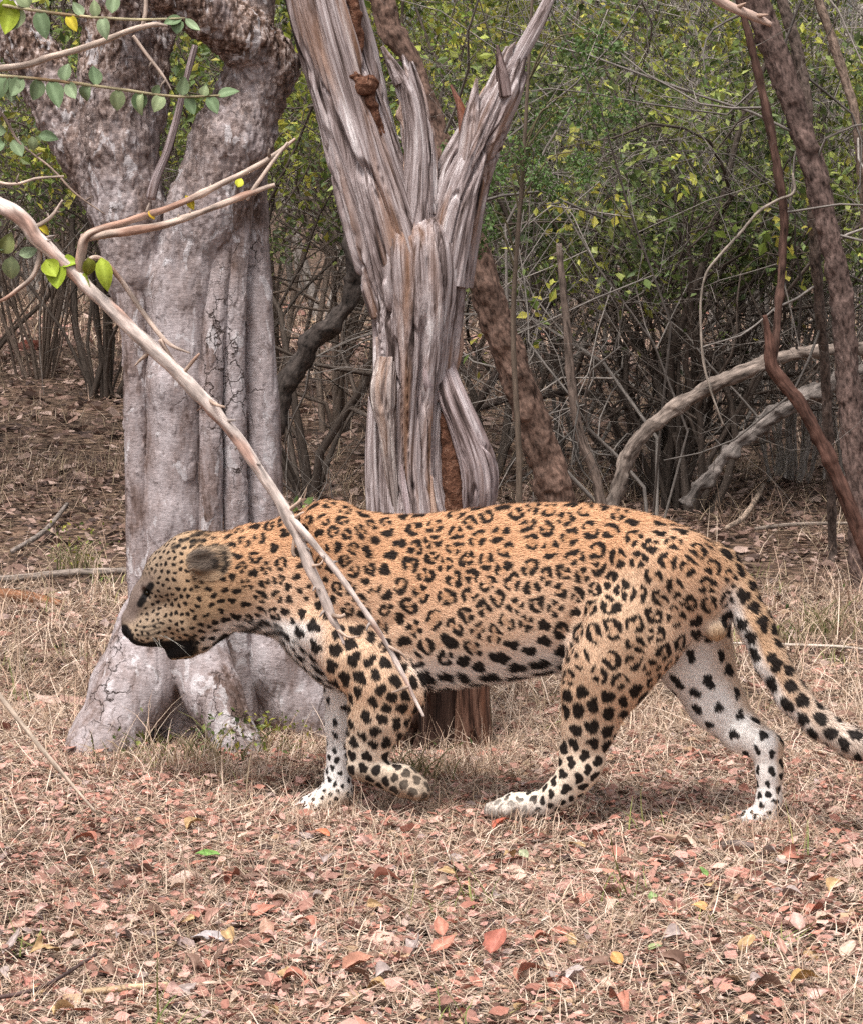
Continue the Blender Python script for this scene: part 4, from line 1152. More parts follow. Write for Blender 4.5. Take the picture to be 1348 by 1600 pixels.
# ---- coat: spots and rosettes, seeded over the skin itself
def spot_gap():
    s = np.full(len(LV), .0505)
    s = lerp(s, .049, sstep(.50, .30, tf))
    s = lerp(s, .054, sstep(.24, .10, tf))
    s = lerp(s, .040, sstep(650, 600, LX))                          # shoulder
    s = lerp(s, .038, sstep(510, 470, LX) * sstep(840, 900, LY))
    s = lerp(s, .028, sstep(530, 500, LX) * sstep(430, 455, LX) * sstep(868, 900, LY) * sstep(1040, 1010, LY))   # breast dots
    h = LW['head']
    s = lerp(s, np.interp(LX, (190, 240, 290, 330, 380, 450), (.013, .0165, .0205, .0255, .037, .042)), np.maximum(h, sstep(460, 430, LX)) * (LX < 470))
    for g, t, b, s0, s1 in (('near_fore', 1020, 1210, .045, .031), ('near_hind', 1000, 1270, .054, .021), ('far_fore', 1080, 1260, .040, .020), ('far_hind', 1000, 1270, .058, .024)):
        s = lerp(s, lerp(s0, s1, np.clip((LY - t) / (b - t), 0, 1) ** (1.6 if 'hind' in g else 1)), sstep(.4, .7, LW[g]))
    s = lerp(s, .043, LW['tail'])
    return s
gap = spot_gap()
rs = np.random.default_rng(21)
acc = []; accP = np.zeros((4000, 3)); accG = np.zeros(4000); na = 0
for i in rs.permutation(len(LV))[:70000]:
    g = gap[i]
    if na:
        d2 = ((accP[:na] - LV[i]) ** 2).sum(1)
        if (d2 < (0.5 * (accG[:na] + g) * .74) ** 2).any(): continue
    accP[na] = LV[i]; accG[na] = g; na += 1; acc.append(i)
    if na >= 4000: break
print('spots', na)
# spatial buckets for the vertices
_bs = .05
_bk = np.floor(LV / _bs).astype(np.int64)
_key = (_bk[:, 0] * 1000003 + _bk[:, 1] * 1009 + _bk[:, 2])
_ord = np.argsort(_key, kind='stable'); _ks = _key[_ord]
def near(p):
    b = np.floor(p / _bs).astype(np.int64); out = []
    for dx in (-1, 0, 1):
        for dy in (-1, 0, 1):
            for dz in (-1, 0, 1):
                k = (b[0] + dx) * 1000003 + (b[1] + dy) * 1009 + (b[2] + dz)
                l, r = np.searchsorted(_ks, k, 'left'), np.searchsorted(_ks, k, 'right')
                if r > l: out.append(_ord[l:r])
    return np.concatenate(out) if out else np.zeros(0, int)
flow = np.tile(np.array((1.0, 0, -.25)), (len(LV), 1))                 # lie of the hair
for g, v in (('near_fore', (.15, 0, -1)), ('far_fore', (.1, 0, -1)), ('near_hind', (.25, 0, -1)), ('far_hind', (.35, 0, -1)), ('tail', (.6, 0, -.8)), ('head', (1, 0, .25)), ('pouch', (0, 0, -1))):
    flow = flow * (1 - LW[g])[:, None] + np.array(v) * LW[g][:, None]
_hip = sstep(900, 1050, LX) * LW['torso']
flow += np.stack([-.2 * _hip, 0 * _hip, -.8 * _hip], 1)
flow -= LN * (flow * LN).sum(1)[:, None]; flow /= np.linalg.norm(flow, axis=1)[:, None] + 1e-9
warp = np.stack([noise3(LV * 62 + k * 31.7) for k in range(3)], 1) * .0030 + np.stack([noise3(LV * 150 + k * 11.7) for k in range(3)], 1) * .0016
LWP = LV + warp
# every seed owns a cell of skin; spots and rosettes fill their cells, pale channels run between them
BIG = 9.0
d1 = np.full(len(LV), BIG); d2 = d1.copy(); d3 = d1.copy()
i1 = np.full(len(LV), -1); i2 = i1.copy(); i3 = i1.copy()
uu = np.zeros(len(LV)); vv = np.zeros(len(LV))
SD = np.array(acc); SP_ = LWP[SD]; SG = gap[SD]; ns = len(SD)
for n, i in enumerate(SD):
    g = gap[i]
    idx = near(LV[i])
    q = LWP[idx] - SP_[n]
    m = ((LN[idx] @ LN[i]) > -.2)
    idx = idx[m]; q = q[m]
    d = np.sqrt((q ** 2).sum(1)) * (.05 / (g + .012))                     # sizes compared in units of their own gap
    d = np.where(d < 2, d, BIG)
    a = d < d1[idx]; b = ~a & (d < d2[idx]); c = ~a & ~b & (d < d3[idx])
    ia, ib, ic = idx[a], idx[b], idx[c]
    d3[ia] = d2[ia]; i3[ia] = i2[ia]; d2[ia] = d1[ia]; i2[ia] = i1[ia]; d1[ia] = d[a]; i1[ia] = n
    d3[ib] = d2[ib]; i3[ib] = i2[ib]; d2[ib] = d[b]; i2[ib] = n
    d3[ic] = d[c]; i3[ic] = n
def border(dd, ii):
    """distance to the line between the own cell and a neighbour's, in metres"""
    D = np.linalg.norm(SP_[i1] - SP_[ii], axis=1) + 1e-6
    sc = ((SG[i1] + .012) / .05)
    return np.where(ii >= 0, (dd ** 2 - d1 ** 2) * sc ** 2 / (2 * D), .05)
b2, b3 = border(d2, i2), border(d3, i3)
bd = -.0032 * np.log(np.exp(-np.clip(b2, -.01, .05) / .0032) + np.exp(-np.clip(b3, -.01, .05) / .0032))
q = LWP - SP_[i1]; fl_ = flow[SD][i1]; ww_ = np.cross(LN[SD], flow[SD])[i1]
th = np.arctan2((q * ww_).sum(1), (q * fl_).sum(1)); r1 = np.sqrt((q ** 2).sum(1))
g1 = SG[i1]
wh = {g: LW[g][SD] for g in LW}; sx, sy, stf = LX[SD], LY[SD], tf[SD]
torso_s = wh['torso'] > .45
ros_s = (torso_s & (stf > .20) & (SG > .036)) | ((wh['head'] > .3) & (sx > 372) & (SG > .03)) | ((wh['near_hind'] > .5) & (sy < 1075))
ros_s &= ~(torso_s & (stf < .34) & (rs.random(ns) < .55))
ros_s &= ~((sx < 640) & (rs.random(ns) < .35))
ros_s &= ~(LN[SD][:, 2] > .86)
n_arc = rs.integers(2, 5, ns)[i1]; ph = rs.uniform(0, 6.283, (ns, 4))[i1]; thr = rs.uniform(-1.10, -.15, ns)[i1]
rsz = rs.uniform(.85, 1.1, ns)[i1]
chan = np.interp(SG, (.014, .03, .05, .065), (.0016, .0026, .0036, .0042))[i1] * (1 + .35 * noise3(LV * 55))
ring = np.interp(SG, (.03, .060), (.0090, .0128))[i1] * rsz * (1 + .30 * np.cos(2 * th + ph[:, 0]) + .15 * np.cos(3 * th + ph[:, 3]))
arcs = np.cos(n_arc * th + ph[:, 1]) + .55 * np.cos((n_arc + 1) * th + ph[:, 2])
cut = sstep(thr - .30, thr + .14, arcs + .5 * noise3(LV * 120))
soft = .0011
rr = g1 * (.53 + .05 * np.cos(2 * th + ph[:, 3])) - r1                                                        # keeps very large cells from filling up
bb = np.minimum(bd, rr)
inring = sstep(-soft, soft, bb - chan) * sstep(soft, -soft, bb - chan - ring)
# gaps in the ring are rounded: thin the ring towards them
thin = ring * (.45 + .55 * cut)
inring = sstep(-soft, soft, bb - chan - (1 - cut) * .002) * sstep(soft, -soft, bb - chan - thin) * sstep(.25, .5, cut)
big_s = np.where((wh['near_hind'] > .5) | (wh['near_fore'] > .5), .40, .34)
big_s = np.where((wh['far_hind'] > .5) | (wh['far_fore'] > .5), .27, big_s)
big_s = np.where(wh['head'] > .5, np.where(sx < 300, .30, .31), big_s)
big_s = np.where(torso_s & (stf < .20), .42, big_s); big_s = np.where(wh['tail'] > .5, .42, big_s)
big_s = np.where((SG < .031) & torso_s, .27, big_s) * rs.uniform(.80, 1.12, ns)
el = np.where(torso_s & (stf < .2), 1.5, 1.15); el = np.where(wh['far_hind'] > .5, 1.45, el); el = np.where(LN[SD][:, 2] > .8, 1.6, el); el = np.where(wh['head'] > .5, 1.35, el)
el = el * rs.uniform(.9, 1.25, ns); ea = rs.normal(0, .35, ns)
e1 = el[i1]; rot = th - ea[i1]
r_el = r1 * np.sqrt((np.cos(rot) ** 2) / e1 + (np.sin(rot) ** 2) * e1)
kid = (rs.random(ns) < .5)[i1] & (g1 > .034)
R0 = big_s[i1] * g1 * (1 + .16 * np.cos(2 * th + ph[:, 0]) + .15 * np.cos(3 * th + ph[:, 1]) + .07 * np.cos(5 * th + ph[:, 3])) * np.where(kid, 1 - .45 * np.clip(np.cos(th - ph[:, 2]), 0, 1) ** 3, 1)
solid = sstep(-soft, soft, np.minimum(R0 - r_el, bd - chan * .8))
isros = ros_s[i1]
dark = np.where(isros, inring, solid)
rim = np.where(isros, sstep(0, .004, bb - chan - ring * .5), 0) * rs.uniform(.4, 1, ns)[i1]
dark *= np.where(wh['pouch'][i1] > .4, 0, 1) * (d1 < BIG)
dark *= 1 - .7 * sstep(972, 984, LY) * sstep(335, 350, LX) * sstep(450, 430, LX) * sstep(1010, 1003, LY)
dark *= 1 - .2 * sstep(600, 640, LX) * LW['near_fore'] * sstep(1195, 1212, LY)
dark *= 1 - .5 * sstep(1240, 1262, LY) * sstep(850, 810, LX) * (LX > 700)
# plain nose bridge, ear, pouch
dark *= 1 - .95 * sstep(22, 12, np.abs((LX - 213) - (930 - LY) * .42)) * sstep(990, 975, LY) * sstep(885, 915, LY) * LW['head']
coat = mixc(coat, np.array((.40, .19, .08)), rim * .42 * LW['torso'] * (1 - dark) + rim * .25 * (1 - LW['torso']) * (1 - dark))
coat = mixc(coat, (.007, .005, .005), dark * .98)

def paint(poly, width, col, amt=1.0, mask=None):
    P = np.array(poly, float); d = np.full(len(LV), 1e9)
    q = np.stack([LX, LY], 1)
    for a, b in zip(P[:-1], P[1:]):
        ab = b - a; h = np.clip(((q - a) @ ab) / (ab @ ab + 1e-9), 0, 1)
        d = np.minimum(d, np.linalg.norm(q - a - h[:, None] * ab, axis=1))
    global coat
    m = sstep(width + 2.0, width - 2.0, d) * amt * (1 if mask is None else mask)
    coat = mixc(coat, col, m)
_hd = sstep(.4, .7, LW['head'])
earm = ellip(LP(322, 874, -.092), (.060, .034, .050), -.15)(LV) < 0
earf = ellip(LP(322, 874, .092), (.060, .034, .050), -.15)(LV) < 0
BLK = (.012, .010, .010)
paint([(206, 1001), (222, 1008), (240, 1008)], 4.0, BLK, 1, _hd)         # lips
paint([(236, 1009), (262, 1008), (296, 1006)], 7.0, BLK, 1, _hd)
paint([(262, 1020), (278, 1019), (292, 1016)], 10, BLK, 1, _hd)
paint([(300, 1000), (304, 1016)], 7, BLK, .9, _hd)
paint([(194, 984), (201, 996)], 8.5, BLK, 1, _hd)                                                     # nose
paint([(236, 915), (227, 930), (219, 944)], 5.5, BLK, 1, _hd)                                         # eye rim and tear line
for row in ((986, 12), (993, 10), (979, 9)):
    paint([(212 + row[1] * .6, row[0]), (232, row[0] + 1), (250, row[0] - 6)], 1.6, BLK, .8, _hd)       # whisker rows
paint([(352, 996), (338, 1010)], 7, BLK, 1, _hd)
paint([(362, 994), (395, 982), (404, 976)], 5, BLK, .95, sstep(.2, .5, LW['head'] + LW['torso']))
paint([(408, 992), (430, 986), (444, 990)], 4, BLK, .9)
paint([(318, 829), (340, 828)], 3.2, BLK, .9, _hd)
paint([(300, 838), (316, 834)], 3.2, BLK, .9, _hd)
paint([(282, 846), (294, 842)], 3.2, BLK, .9, _hd)
paint([(300, 848), (318, 844)], 3.2, BLK, .9, _hd)
paint([(270, 856), (280, 852)], 3.2, BLK, .9, _hd)
e_in = sstep(.004, -.004, ellip(LP(318, 876, -.112), (.037, .03, .026), -.15)(LV))
coat[earm] = mixc(coat[earm], (.34, .245, .17), np.full(earm.sum(), .85)) * (1 + .5 * fbm(LV[earm] * np.array((60, 60, 150)), 2))[:, None]
coat = mixc(coat, (.10, .08, .07), e_in * .85)
paint([(348, 866), (353, 882), (348, 892)], 5.0, BLK, .95, earm.astype(float))
paint([(290, 900), (318, 906), (340, 900)], 7, (.42, .29, .19), .8, earm.astype(float))
paint([(335, 876), (337, 886)], 4.5, BLK, .85, earm.astype(float))
paint([(284, 862), (312, 851), (345, 852)], 3.5, (.03, .022, .02), .9, earm.astype(float))
coat[earf] = mixc(coat[earf], BLK, np.full(earf.sum(), .85))

M_coat, N, L = new_mat('leopard_coat')
_a1 = N.new('ShaderNodeAttribute'); _a1.attribute_name = 'tint'
_tc = N.new('ShaderNodeTexCoord')
_nz = noise_node(N, L, mapped(N, L, _tc.outputs['Object'], (120, 120, 260)), 1.0, 3)
_r = ramp(N, [(.3, (.86,) * 3), (.7, (1.1,) * 3)]); L.new(_nz.outputs['Fac'], _r.inputs['Fac'])
finish(N, L, mix_node(N, L, 1.0, _a1.outputs['Color'], _r.outputs['Color'], 'MULTIPLY'), .7, _nz.outputs['Fac'], .15, .003, .10)

leopard = thing('leopard', 'spotted leopard walking left past the two trees, head low, one forepaw lifted', 'leopard', (0, LEO_D, 0))
def leo_part(name, me, mat):
    o = add(name, me, mat)
    o.parent = leopard; o.location = (0, -LEO_D, 0)
    return o
leo_part('body', mesh_np('body', LV, LQ, coat), M_coat)

# ---- short fur: one thin blade per hair, lying along the skin
def make_fur(count):
    a, b, c, d = (LV[LQ[:, k]] for k in range(4))
    area = np.linalg.norm(np.cross(c - a, d - b), axis=1) * .5
    vis = (LN[LQ[:, 0]][:, 1] < .45)
    wts = area * np.where(vis, 1.0, .25)
    f = rs.choice(len(LQ), count, p=wts / wts.sum())
    u, v = rs.random(count)[:, None], rs.random(count)[:, None]
    bil = lambda A: (A[LQ[f, 0]] * (1 - u) + A[LQ[f, 1]] * u) * (1 - v) + (A[LQ[f, 3]] * (1 - u) + A[LQ[f, 2]] * u) * v
    P, Nn, Fl, Cc = bil(LV), bil(LN), bil(flow), bil(coat)
    Nn /= np.linalg.norm(Nn, axis=1)[:, None] + 1e-9
    px, py = project(P)
    ln = np.full(count, .0130)
    ln = np.where(px < 300, .006, ln)
    ln = np.where((py > 1170), .006, ln)
    lwm = LW['head'][LQ[f, 0]]
    ln = np.where((lwm > .5) & (px > 290) & (py > 930), .010, ln)
    tfv = tf[LQ[f, 0]]
    ln = np.where((LW['torso'][LQ[f, 0]] > .5) & (tfv < .15), .021, ln)
    ln = np.where(LW['tail'][LQ[f, 0]] > .5, .015, ln)
    ln *= rs.uniform(.6, 1.25, count)
    ear = earm[LQ[f, 0]] | earf[LQ[f, 0]]
    ln = np.where(ear, ln * 1.6, ln)
    clump = np.stack([noise3(P * 90 + k * 7.7) for k in range(3)], 1)
    D = Fl + rs.normal(0, .16, (count, 3)) + clump * .45
    D -= Nn * (D * Nn).sum(1)[:, None]; D /= np.linalg.norm(D, axis=1)[:, None] + 1e-9
    P = P - D * (ln * .5)[:, None]                 # the hair lies over the skin whose colour it shows
    W = np.cross(Nn, D)
    wd = (rs.uniform(.0007, .0012, count) * np.where(ln < .008, .75, 1))[:, None]
    lift = rs.uniform(.10, .42, count)[:, None]
    tip = P + (D + Nn * lift) * ln[:, None]
    V = np.empty((count * 3, 3)); base = P - Nn * .0008
    V[0::3] = base - W * wd; V[1::3] = tip; V[2::3] = base + W * wd
    tri = np.arange(count * 3).reshape(-1, 3)
    gn = np.cross(V[1::3] - V[0::3], V[2::3] - V[0::3])
    fl = (gn * Nn).sum(1) < 0
    tri[fl] = tri[fl][:, ::-1]
    br = Cc.mean(1); vr = .27 - .16 * sstep(.3, .65, br)
    Cc = Cc * (1.02 + rs.uniform(-1, 1, count) * vr)[:, None] + rs.uniform(0, .008, count)[:, None]
    return mesh_np('fur', V, tri, np.repeat(Cc, 3, 0), None, True, np.repeat(Nn, 3, 0))
fur = leo_part('fur', make_fur(320000), M_coat)
fur['kind'] = 'stuff'
M_eye, N, L = new_mat('wet_dark_eye'); finish(N, L, (.02, .014, .006), .12, None, spec=.6)
for sgn in (-1, 1):
    ce = LP(231, 926, sgn * .031)
    th = np.linspace(0, np.pi, 9); 
    V, Fs, G = tube(ce + np.stack([np.zeros(9), np.cos(th) * .0075, np.zeros(9)], 1), np.maximum(np.sin(th), .02) * .0065, 14)
    leo_part('eye', mesh_np('eye', V, Fs), M_eye)
M_white = tint_mat('whisker_hair', .6, .3, 0)
for k, (dx, dy, ln) in enumerate(((30, 34, 1), (18, 44, 1), (42, 20, 1.1), (6, 40, .8), (38, 30, 1.2))):
    p0 = LP(232 + k * 5, 990 + (k % 2) * 6, -.040)
    p1 = LP(232 + k * 5 + dx * .5 * ln, 990 + dy * .4 * ln, -.085); p2 = LP(232 + k * 5 + dx * ln, 990 + dy * ln, -.10)
    V, Fs, G = tube(spline([p0, p1, p2], 8), np.linspace(.0004, .0002, 8), 4)
    leo_part('whisker', mesh_np('whisker', V, Fs, np.tile((.40, .37, .33), (len(V), 1)), G), M_white)
# ================================================================== thorny shrub whose branches reach in from the left
M_thorn = tint_mat('pale_thorn_bark', .8, .2, .3, (160, 160, 30), .4)
M_green = tint_mat('fresh_leaf', .65, .2, .12, (40, 40, 40), .15, .3)
FG = 4.9
shrub_fg = thing('thorn_shrub', 'pale thorny shrub reaching bare branches and a few leaves in from the left edge', 'shrub', (-1.55, FG, 0))
r5 = np.random.default_rng(51)
def fg_branch(spec, col, parent, name='branch', n=12, rows=90, thorns=0, knob=.25):
    P = np.array([list(at(p, q, FG + d)) + [r] for p, q, d, r in spec])
    S = spline(P, rows)
    V, Fs, G = tube(S[:, :3], np.maximum(S[:, 3], .0008), n, lambda G, R, S_: R * knob * (noise3(np.c_[G[:, :2] * 40, S_ * 22]) + .8 * sstep(.28, .5, noise3(np.c_[S_ * 0 + 3.3, S_ * 0, S_ * 17 + P[0][2]]))), True, P[0][2])
    c = np.tile(col, (len(V), 1)) * (1 + .9 * fbm(G * np.array((90, 90, 30)), 3))[:, None]
    red = sstep(.15, .35, noise3(G * np.array((40, 40, 9)) + 7))[:, None]; c = c * (1 - red * np.array((.25, .42, .48)))
    o = under(add(name, mesh_np(name, V, Fs, c, G), M_thorn), shrub_fg) if parent is None else add(name, mesh_np(name, V, Fs, c, G), M_thorn, parent)
    for _ in range(thorns):
        k = r5.integers(6, rows - 4); T = S[k + 1, :3] - S[k, :3]; T /= np.linalg.norm(T)
        s = r5.normal(0, 1, 3); s[1] *= .4; s -= T * (s @ T); s /= np.linalg.norm(s)
        ln = r5.uniform(.006, .018); b = S[k, :3] + s * S[k, 3] * .6
        V, Fs, G = tube(np.array([b, b + (s + T * .3) * ln * .5, b + (s + T * .5) * ln]), np.array([.0034, .0026, .0012]) * (1 if S[k, 3] > .004 else .7), 6)
        add('thorn', mesh_np('thorn', V, Fs, np.tile(np.asarray(col) * .55, (len(V), 1)), G), M_thorn, o)
    return o, S
PALE = (.60, .50, .455); PBR = (.44, .34, .285)
V, Fs, G = tube(spline([(-1.55, FG, -.05), (-1.58, FG, .5), (-1.5, FG - .02, 1.1), (-1.42, FG, 1.6), (-1.3, FG, 2.2)], 60), np.linspace(.055, .03, 60), 18, flaky(.008), True, 4)
under(add('trunk', mesh_np('trunk', V, Fs, np.tile((.26, .19, .155), (len(V), 1)), G), M_thorn), shrub_fg)
main, S_main = fg_branch([(-620, -20, 0, 0.0202), (-300, 130, 0, 0.0170), (0, 318, 0, 0.0136), (60, 375, 0, 0.0136), (120, 430, 0, 0.0128), (190, 500, 0, 0.0120), (255, 560, 0, 0.0128), (320, 625, 0, 0.0116), (375, 690, 0, 0.0113), (425, 765, 0, 0.0104), (450, 810, 0, 0.0104), (478, 870, 0, 0.0097), (502, 925, 0, 0.0089), (520, 968, 0, 0.0077), (530, 985, 0, 0.0047), (538, 1008, 0, 0.0023)], PALE, None, 'branch', 16, 360, 20, .65)
fg_branch([(446, 800, 0, 0.0077), (478, 835, -.01, 0.0062), (520, 885, -.02, 0.0059), (560, 940, -.02, 0.0052), (600, 1000, -.02, 0.0047), (630, 1055, -.02, 0.0040), (652, 1100, -.02, 0.0032), (662, 1120, -.02, 0.0023)], PALE, main, 'side_branch', 12, 160, 4, .45)
fg_branch([(120, 440, 0, 0.0077), (128, 395, -.01, 0.0086), (140, 365, -.02, 0.0074), (200, 345, -.02, 0.0066), (280, 318, -.03, 0.0062), (360, 280, -.03, 0.0056), (420, 248, -.03, 0.0047), (462, 216, -.03, 0.0023)], PBR, main, 'side_branch', 12, 160, 4, .45)
fg_branch([(128, 372, -.01, 0.0077), (190, 362, -.03, 0.0077), (260, 350, -.04, 0.0069), (330, 325, -.05, 0.0059), (400, 298, -.05, 0.0047), (430, 288, -.05, 0.0031)], PBR, main, 'side_branch', 12, 130, 3, .45)
fg_branch([(385, 312, -.05, 0.0039), (410, 275, -.05, 0.0035), (432, 245, -.045, 0.0031), (450, 222, -.04, 0.0023)], PBR, main, 'side_branch', 8, 40, 0)
fg_branch([(118, 428, .01, 0.0047), (150, 402, .02, 0.0050), (185, 432, .02, 0.0050), (225, 490, .02, 0.0047), (262, 535, .01, 0.0039), (298, 552, .01, 0.0015)], PBR, main, 'side_branch', 8, 60, 0)
fg_branch([(250, 530, .01, 0.0039), (275, 570, .02, 0.0042), (320, 625, .02, 0.0047), (345, 650, .01, 0.0039)], PBR, main, 'side_branch', 8, 50, 0)
fg_branch([(-620, 60, .05, 0.0108), (-300, 120, .05, 0.0086), (0, 106, .05, 0.0066), (80, 88, .05, 0.0062), (150, 68, .05, 0.0059), (200, 48, .05, 0.0054), (240, 38, .05, 0.0047), (262, 40, .05, 0.0023)], PBR, None, 'branch', 10, 110, 6)
fg_branch([(222, 46, .05, 0.0039), (228, 10, .05, 0.0039), (226, -40, .05, 0.0039)], PBR, None, 'twig', 8, 30, 0)
fg_branch([(208, 55, .05, 0.0031), (230, 85, .05, 0.0031), (255, 118, .05, 0.0023), (268, 140, .05, 0.0012)], PBR, None, 'twig', 8, 40, 3)
tw1, S1 = fg_branch([(-400, 70, .03, .006), (-150, 110, .03, .005), (0, 118, .03, .0032), (90, 126, .03, .0030), (180, 138, .03, .0028), (270, 150, .03, .0025), (345, 149, .03, .0018)], (.30, .25, .15), None, 'twig', 7, 90, 0)
tw2, S2 = fg_branch([(-400, -60, .0, .006), (-100, -10, .0, .004), (45, 14, .0, .0030), (120, 24, .0, .0028), (210, 30, .0, .0025), (290, 28, .0, .0018)], (.34, .29, .18), None, 'twig', 7, 90, 0)
tw3, S3 = fg_branch([(-350, 180, .02, .005), (-120, 230, .02, .004), (0, 285, .02, .0030), (60, 278, .02, .0025), (100, 275, .02, .002)], PBR, None, 'twig', 7, 60, 6)
tw4, S4 = fg_branch([(-200, 100, .06, .004), (-20, 160, .06, .003), (30, 222, .06, .0022), (80, 262, .06, .002), (118, 302, .06, .002), (165, 335, .06, .001)], (.30, .22, .18), None, 'twig', 7, 60, 5)
tw5, S5 = fg_branch([(60, 380, .01, .004), (62, 400, .01, .005), (52, 430, .01, .0045), (30, 450, .01, .004), (0, 470, .01, .003), (-60, 490, .01, .002)], PBR, main, 'side_branch', 7, 50, 0)
tw6, S6 = fg_branch([(45, 360, .0, .004), (78, 340, .0, .0035), (98, 312, 0, .002)], PBR, main, 'side_branch', 7, 30, 2)
tw7, S7 = fg_branch([(-300, 760, .0, .008), (-100, 960, 0, .0062), (0, 1088, 0, .0050), (50, 1152, 0, .0045), (100, 1212, 0, .0038), (150, 1270, 0, .0025)], (.50, .40, .32), None, 'branch', 8, 90, 0)
for p in ((20, 560), (300, 640), (340, 650)):
    pass
for spec in ([(322, 622, 0, .005), (338, 632, -.02, .004), (352, 636, -.03, .003)], [(285, 585, 0, .005), (305, 560, -.01, .004), (312, 552, -.01, .002)], [(240, 545, 0, .005), (222, 560, 0, .004), (210, 572, 0, .0015)],
             [(345, 640, 0, .004), (330, 628, 0, .003), (308, 642, 0, .0015)], [(448, 800, 0, .006), (466, 786, -.01, .0045), (470, 778, -.01, .002)], [(452, 818, 0, .005), (468, 804, -.01, .003), (476, 800, -.01, .002)],
             [(484, 885, 0, .005), (500, 882, -.02, .003), (506, 874, -.02, .0015)], [(462, 830, 0, .005), (458, 862, 0, .004), (462, 870, 0, .004)], [(515, 960, 0, .006), (532, 964, -.01, .005), (540, 960, -.01, .004)], [(528, 984, 0, .005), (545, 996, -.01, .003), (562, 994, -.01, .0015)],
             [(606, 1010, -.02, .0045), (626, 1020, -.03, .003), (636, 1032, -.03, .0015)], [(640, 1072, -.02, .004), (620, 1080, -.03, .003), (612, 1082, -.03, .0015)]):
    fg_branch([(p, q, d, r * .75) for p, q, d, r in spec], (.40, .29, .23), main, 'spur', 8, 14, 0)

def leaf_mesh(ln, wd, fold, bend, col, name='leaf', nb=6):
    """a real leaf blade with midrib fold, curve and thickness"""
    t = np.linspace(0, 1, nb + 1)
    prof = np.sin(np.pi * t ** .8) ** .8; prof[0] = .05; prof[-1] = .02
    V = []; 
    for layer in (0, -.0006):
        for k in range(nb + 1):
            y = t[k] * ln; z = bend * ln * (t[k] - t[k] ** 2 * 1.6) + layer
            w = prof[k] * wd * .5
            V += [(-w, y, z + fold * w), (-w * .5, y, z + fold * w * .42), (0, y, z), (w * .5, y, z + fold * w * .42), (w, y, z + fold * w)]
    V = np.array(V); m = 5 * (nb + 1)
    F = []
    for k in range(nb):
        for j in range(4):
            a = k * 5 + j
            F.append((a, a + 1, a + 6, a + 5)); F.append((m + a, m + a + 5, m + a + 6, m + a + 1))
    if name == 'fallen_leaf':                                            # dry, crinkled, nibbled
        nz = np.tile(noise3(V[:m] * 60 + ln * 900), 2); V[:, 2] += nz * ln * .16
        V[:, 0] *= 1 + np.tile(noise3(V[:m] * 90 + wd * 900), 2) * .55; V[:, 1] += np.tile(noise3(V[:m] * 75 + 3), 2) * ln * .10
    c = np.tile(col, (len(V), 1)).astype(float)
    if name == 'fallen_leaf': c *= (1 + .7 * np.tile(noise3(V[:m] * 130 + ln * 500), 2))[:, None]
    vein = np.abs(V[:, 0]) < 1e-6
    c[vein] = np.clip(c[vein] * 1.35 + .03, 0, 1)
    return mesh_np(name, V, np.array(F), c, V * 3)
def put_leaf(me, pt, direction, normal, parent, mat, name='leaf'):
    d = Vector(direction).normalized(); n = Vector(normal); n = (n - d * n.dot(d)).normalized(); s = d.cross(n)
    o = add(name, me, mat, None)
    o.matrix_world = Matrix(((s.x, d.x, n.x, pt[0]), (s.y, d.y, n.y, pt[1]), (s.z, d.z, n.z, pt[2]), (0, 0, 0, 1)))
    loc, rot, sc_ = o.matrix_world.decompose()
    o.location = loc; o.rotation_mode = 'QUATERNION'; o.rotation_quaternion = rot
    o.parent = parent
    pw = parent.matrix_basis.translation.copy()
    q = parent
    while q.parent is not None: q = q.parent; pw += q.matrix_basis.translation
    o.location = loc - pw
    return o
GRN = [(.22, .29, .16), (.27, .34, .20), (.17, .24, .125), (.31, .37, .20)]
LIME = [(.34, .44, .04), (.38, .46, .05), (.30, .40, .04)]
YEL = [(.60, .50, .05), (.62, .42, .04)]
def leaves_at(specs, parent, mat=M_green):
    for px, py, d, ang, ln, wd, col in specs:
        me = leaf_mesh(ln * 1.0, wd * 1.0, r5.uniform(.15, .6), r5.uniform(-.3, .4), col)
        a = math.radians(ang)
        put_leaf(me, at(px, py, FG + d), (math.cos(a), r5.normal(0, .25), math.sin(a)), (r5.normal(0, .3), -1, .55 + r5.normal(0, .3)), parent, mat)
g = lambda: GRN[r5.integers(0, 4)]
leaves_at([(150, 134, .03, 100, .040, .026, g()), (185, 138, .03, 265, .040, .028, g()), (222, 144, .03, 262, .040, .030, g()), (215, 142, .03, 275, .036, .030, g()), (255, 148, .03, 240, .034, .026, g()), (292, 149, .03, 290, .036, .022, g()),
           (285, 149, .03, 80, .034, .024, g()), (318, 150, .03, 75, .020, .020, g()), (325, 150, .03, 300, .036, .024, g()), (340, 150, .03, 20, .040, .022, g()), (60, 122, .03, 255, .040, .030, g()), (78, 126, .03, 290, .052, .032, g()), (105, 128, .03, 300, .036, .024, g()),
           (20, 118, .03, 265, .046, .030, g()), (35, 120, .03, 240, .040, .028, g()), (100, 127, .03, 80, .034, .026, g()), (240, 147, .03, 60, .020, .016, g()), (5, 116, .03, 250, .05, .035, g()), (140, 132, .03, 250, .032, .026, g())], tw1)
leaves_at([(60, 15, 0, 285, .052, .030, g()), (30, 8, 0, 250, .046, .036, g()), (20, 0, 0, 255, .06, .036, LIME[1]), (8, -4, 0, 275, .05, .036, LIME[0]), (105, 22, 0, 300, .034, .020, YEL[0]), (160, 26, 0, 280, .04, .024, g()), (175, 20, 0, 80, .036, .026, g()), (150, 26, 0, 95, .03, .02, g()),
           (285, 28, 0, 200, .034, .022, g()), (290, 28, 0, 315, .034, .018, g()), (280, 30, 0, 260, .026, .024, g()), (130, 24, 0, 130, .03, .02, g()), (45, 12, 0, 110, .04, .03, g())], tw2)
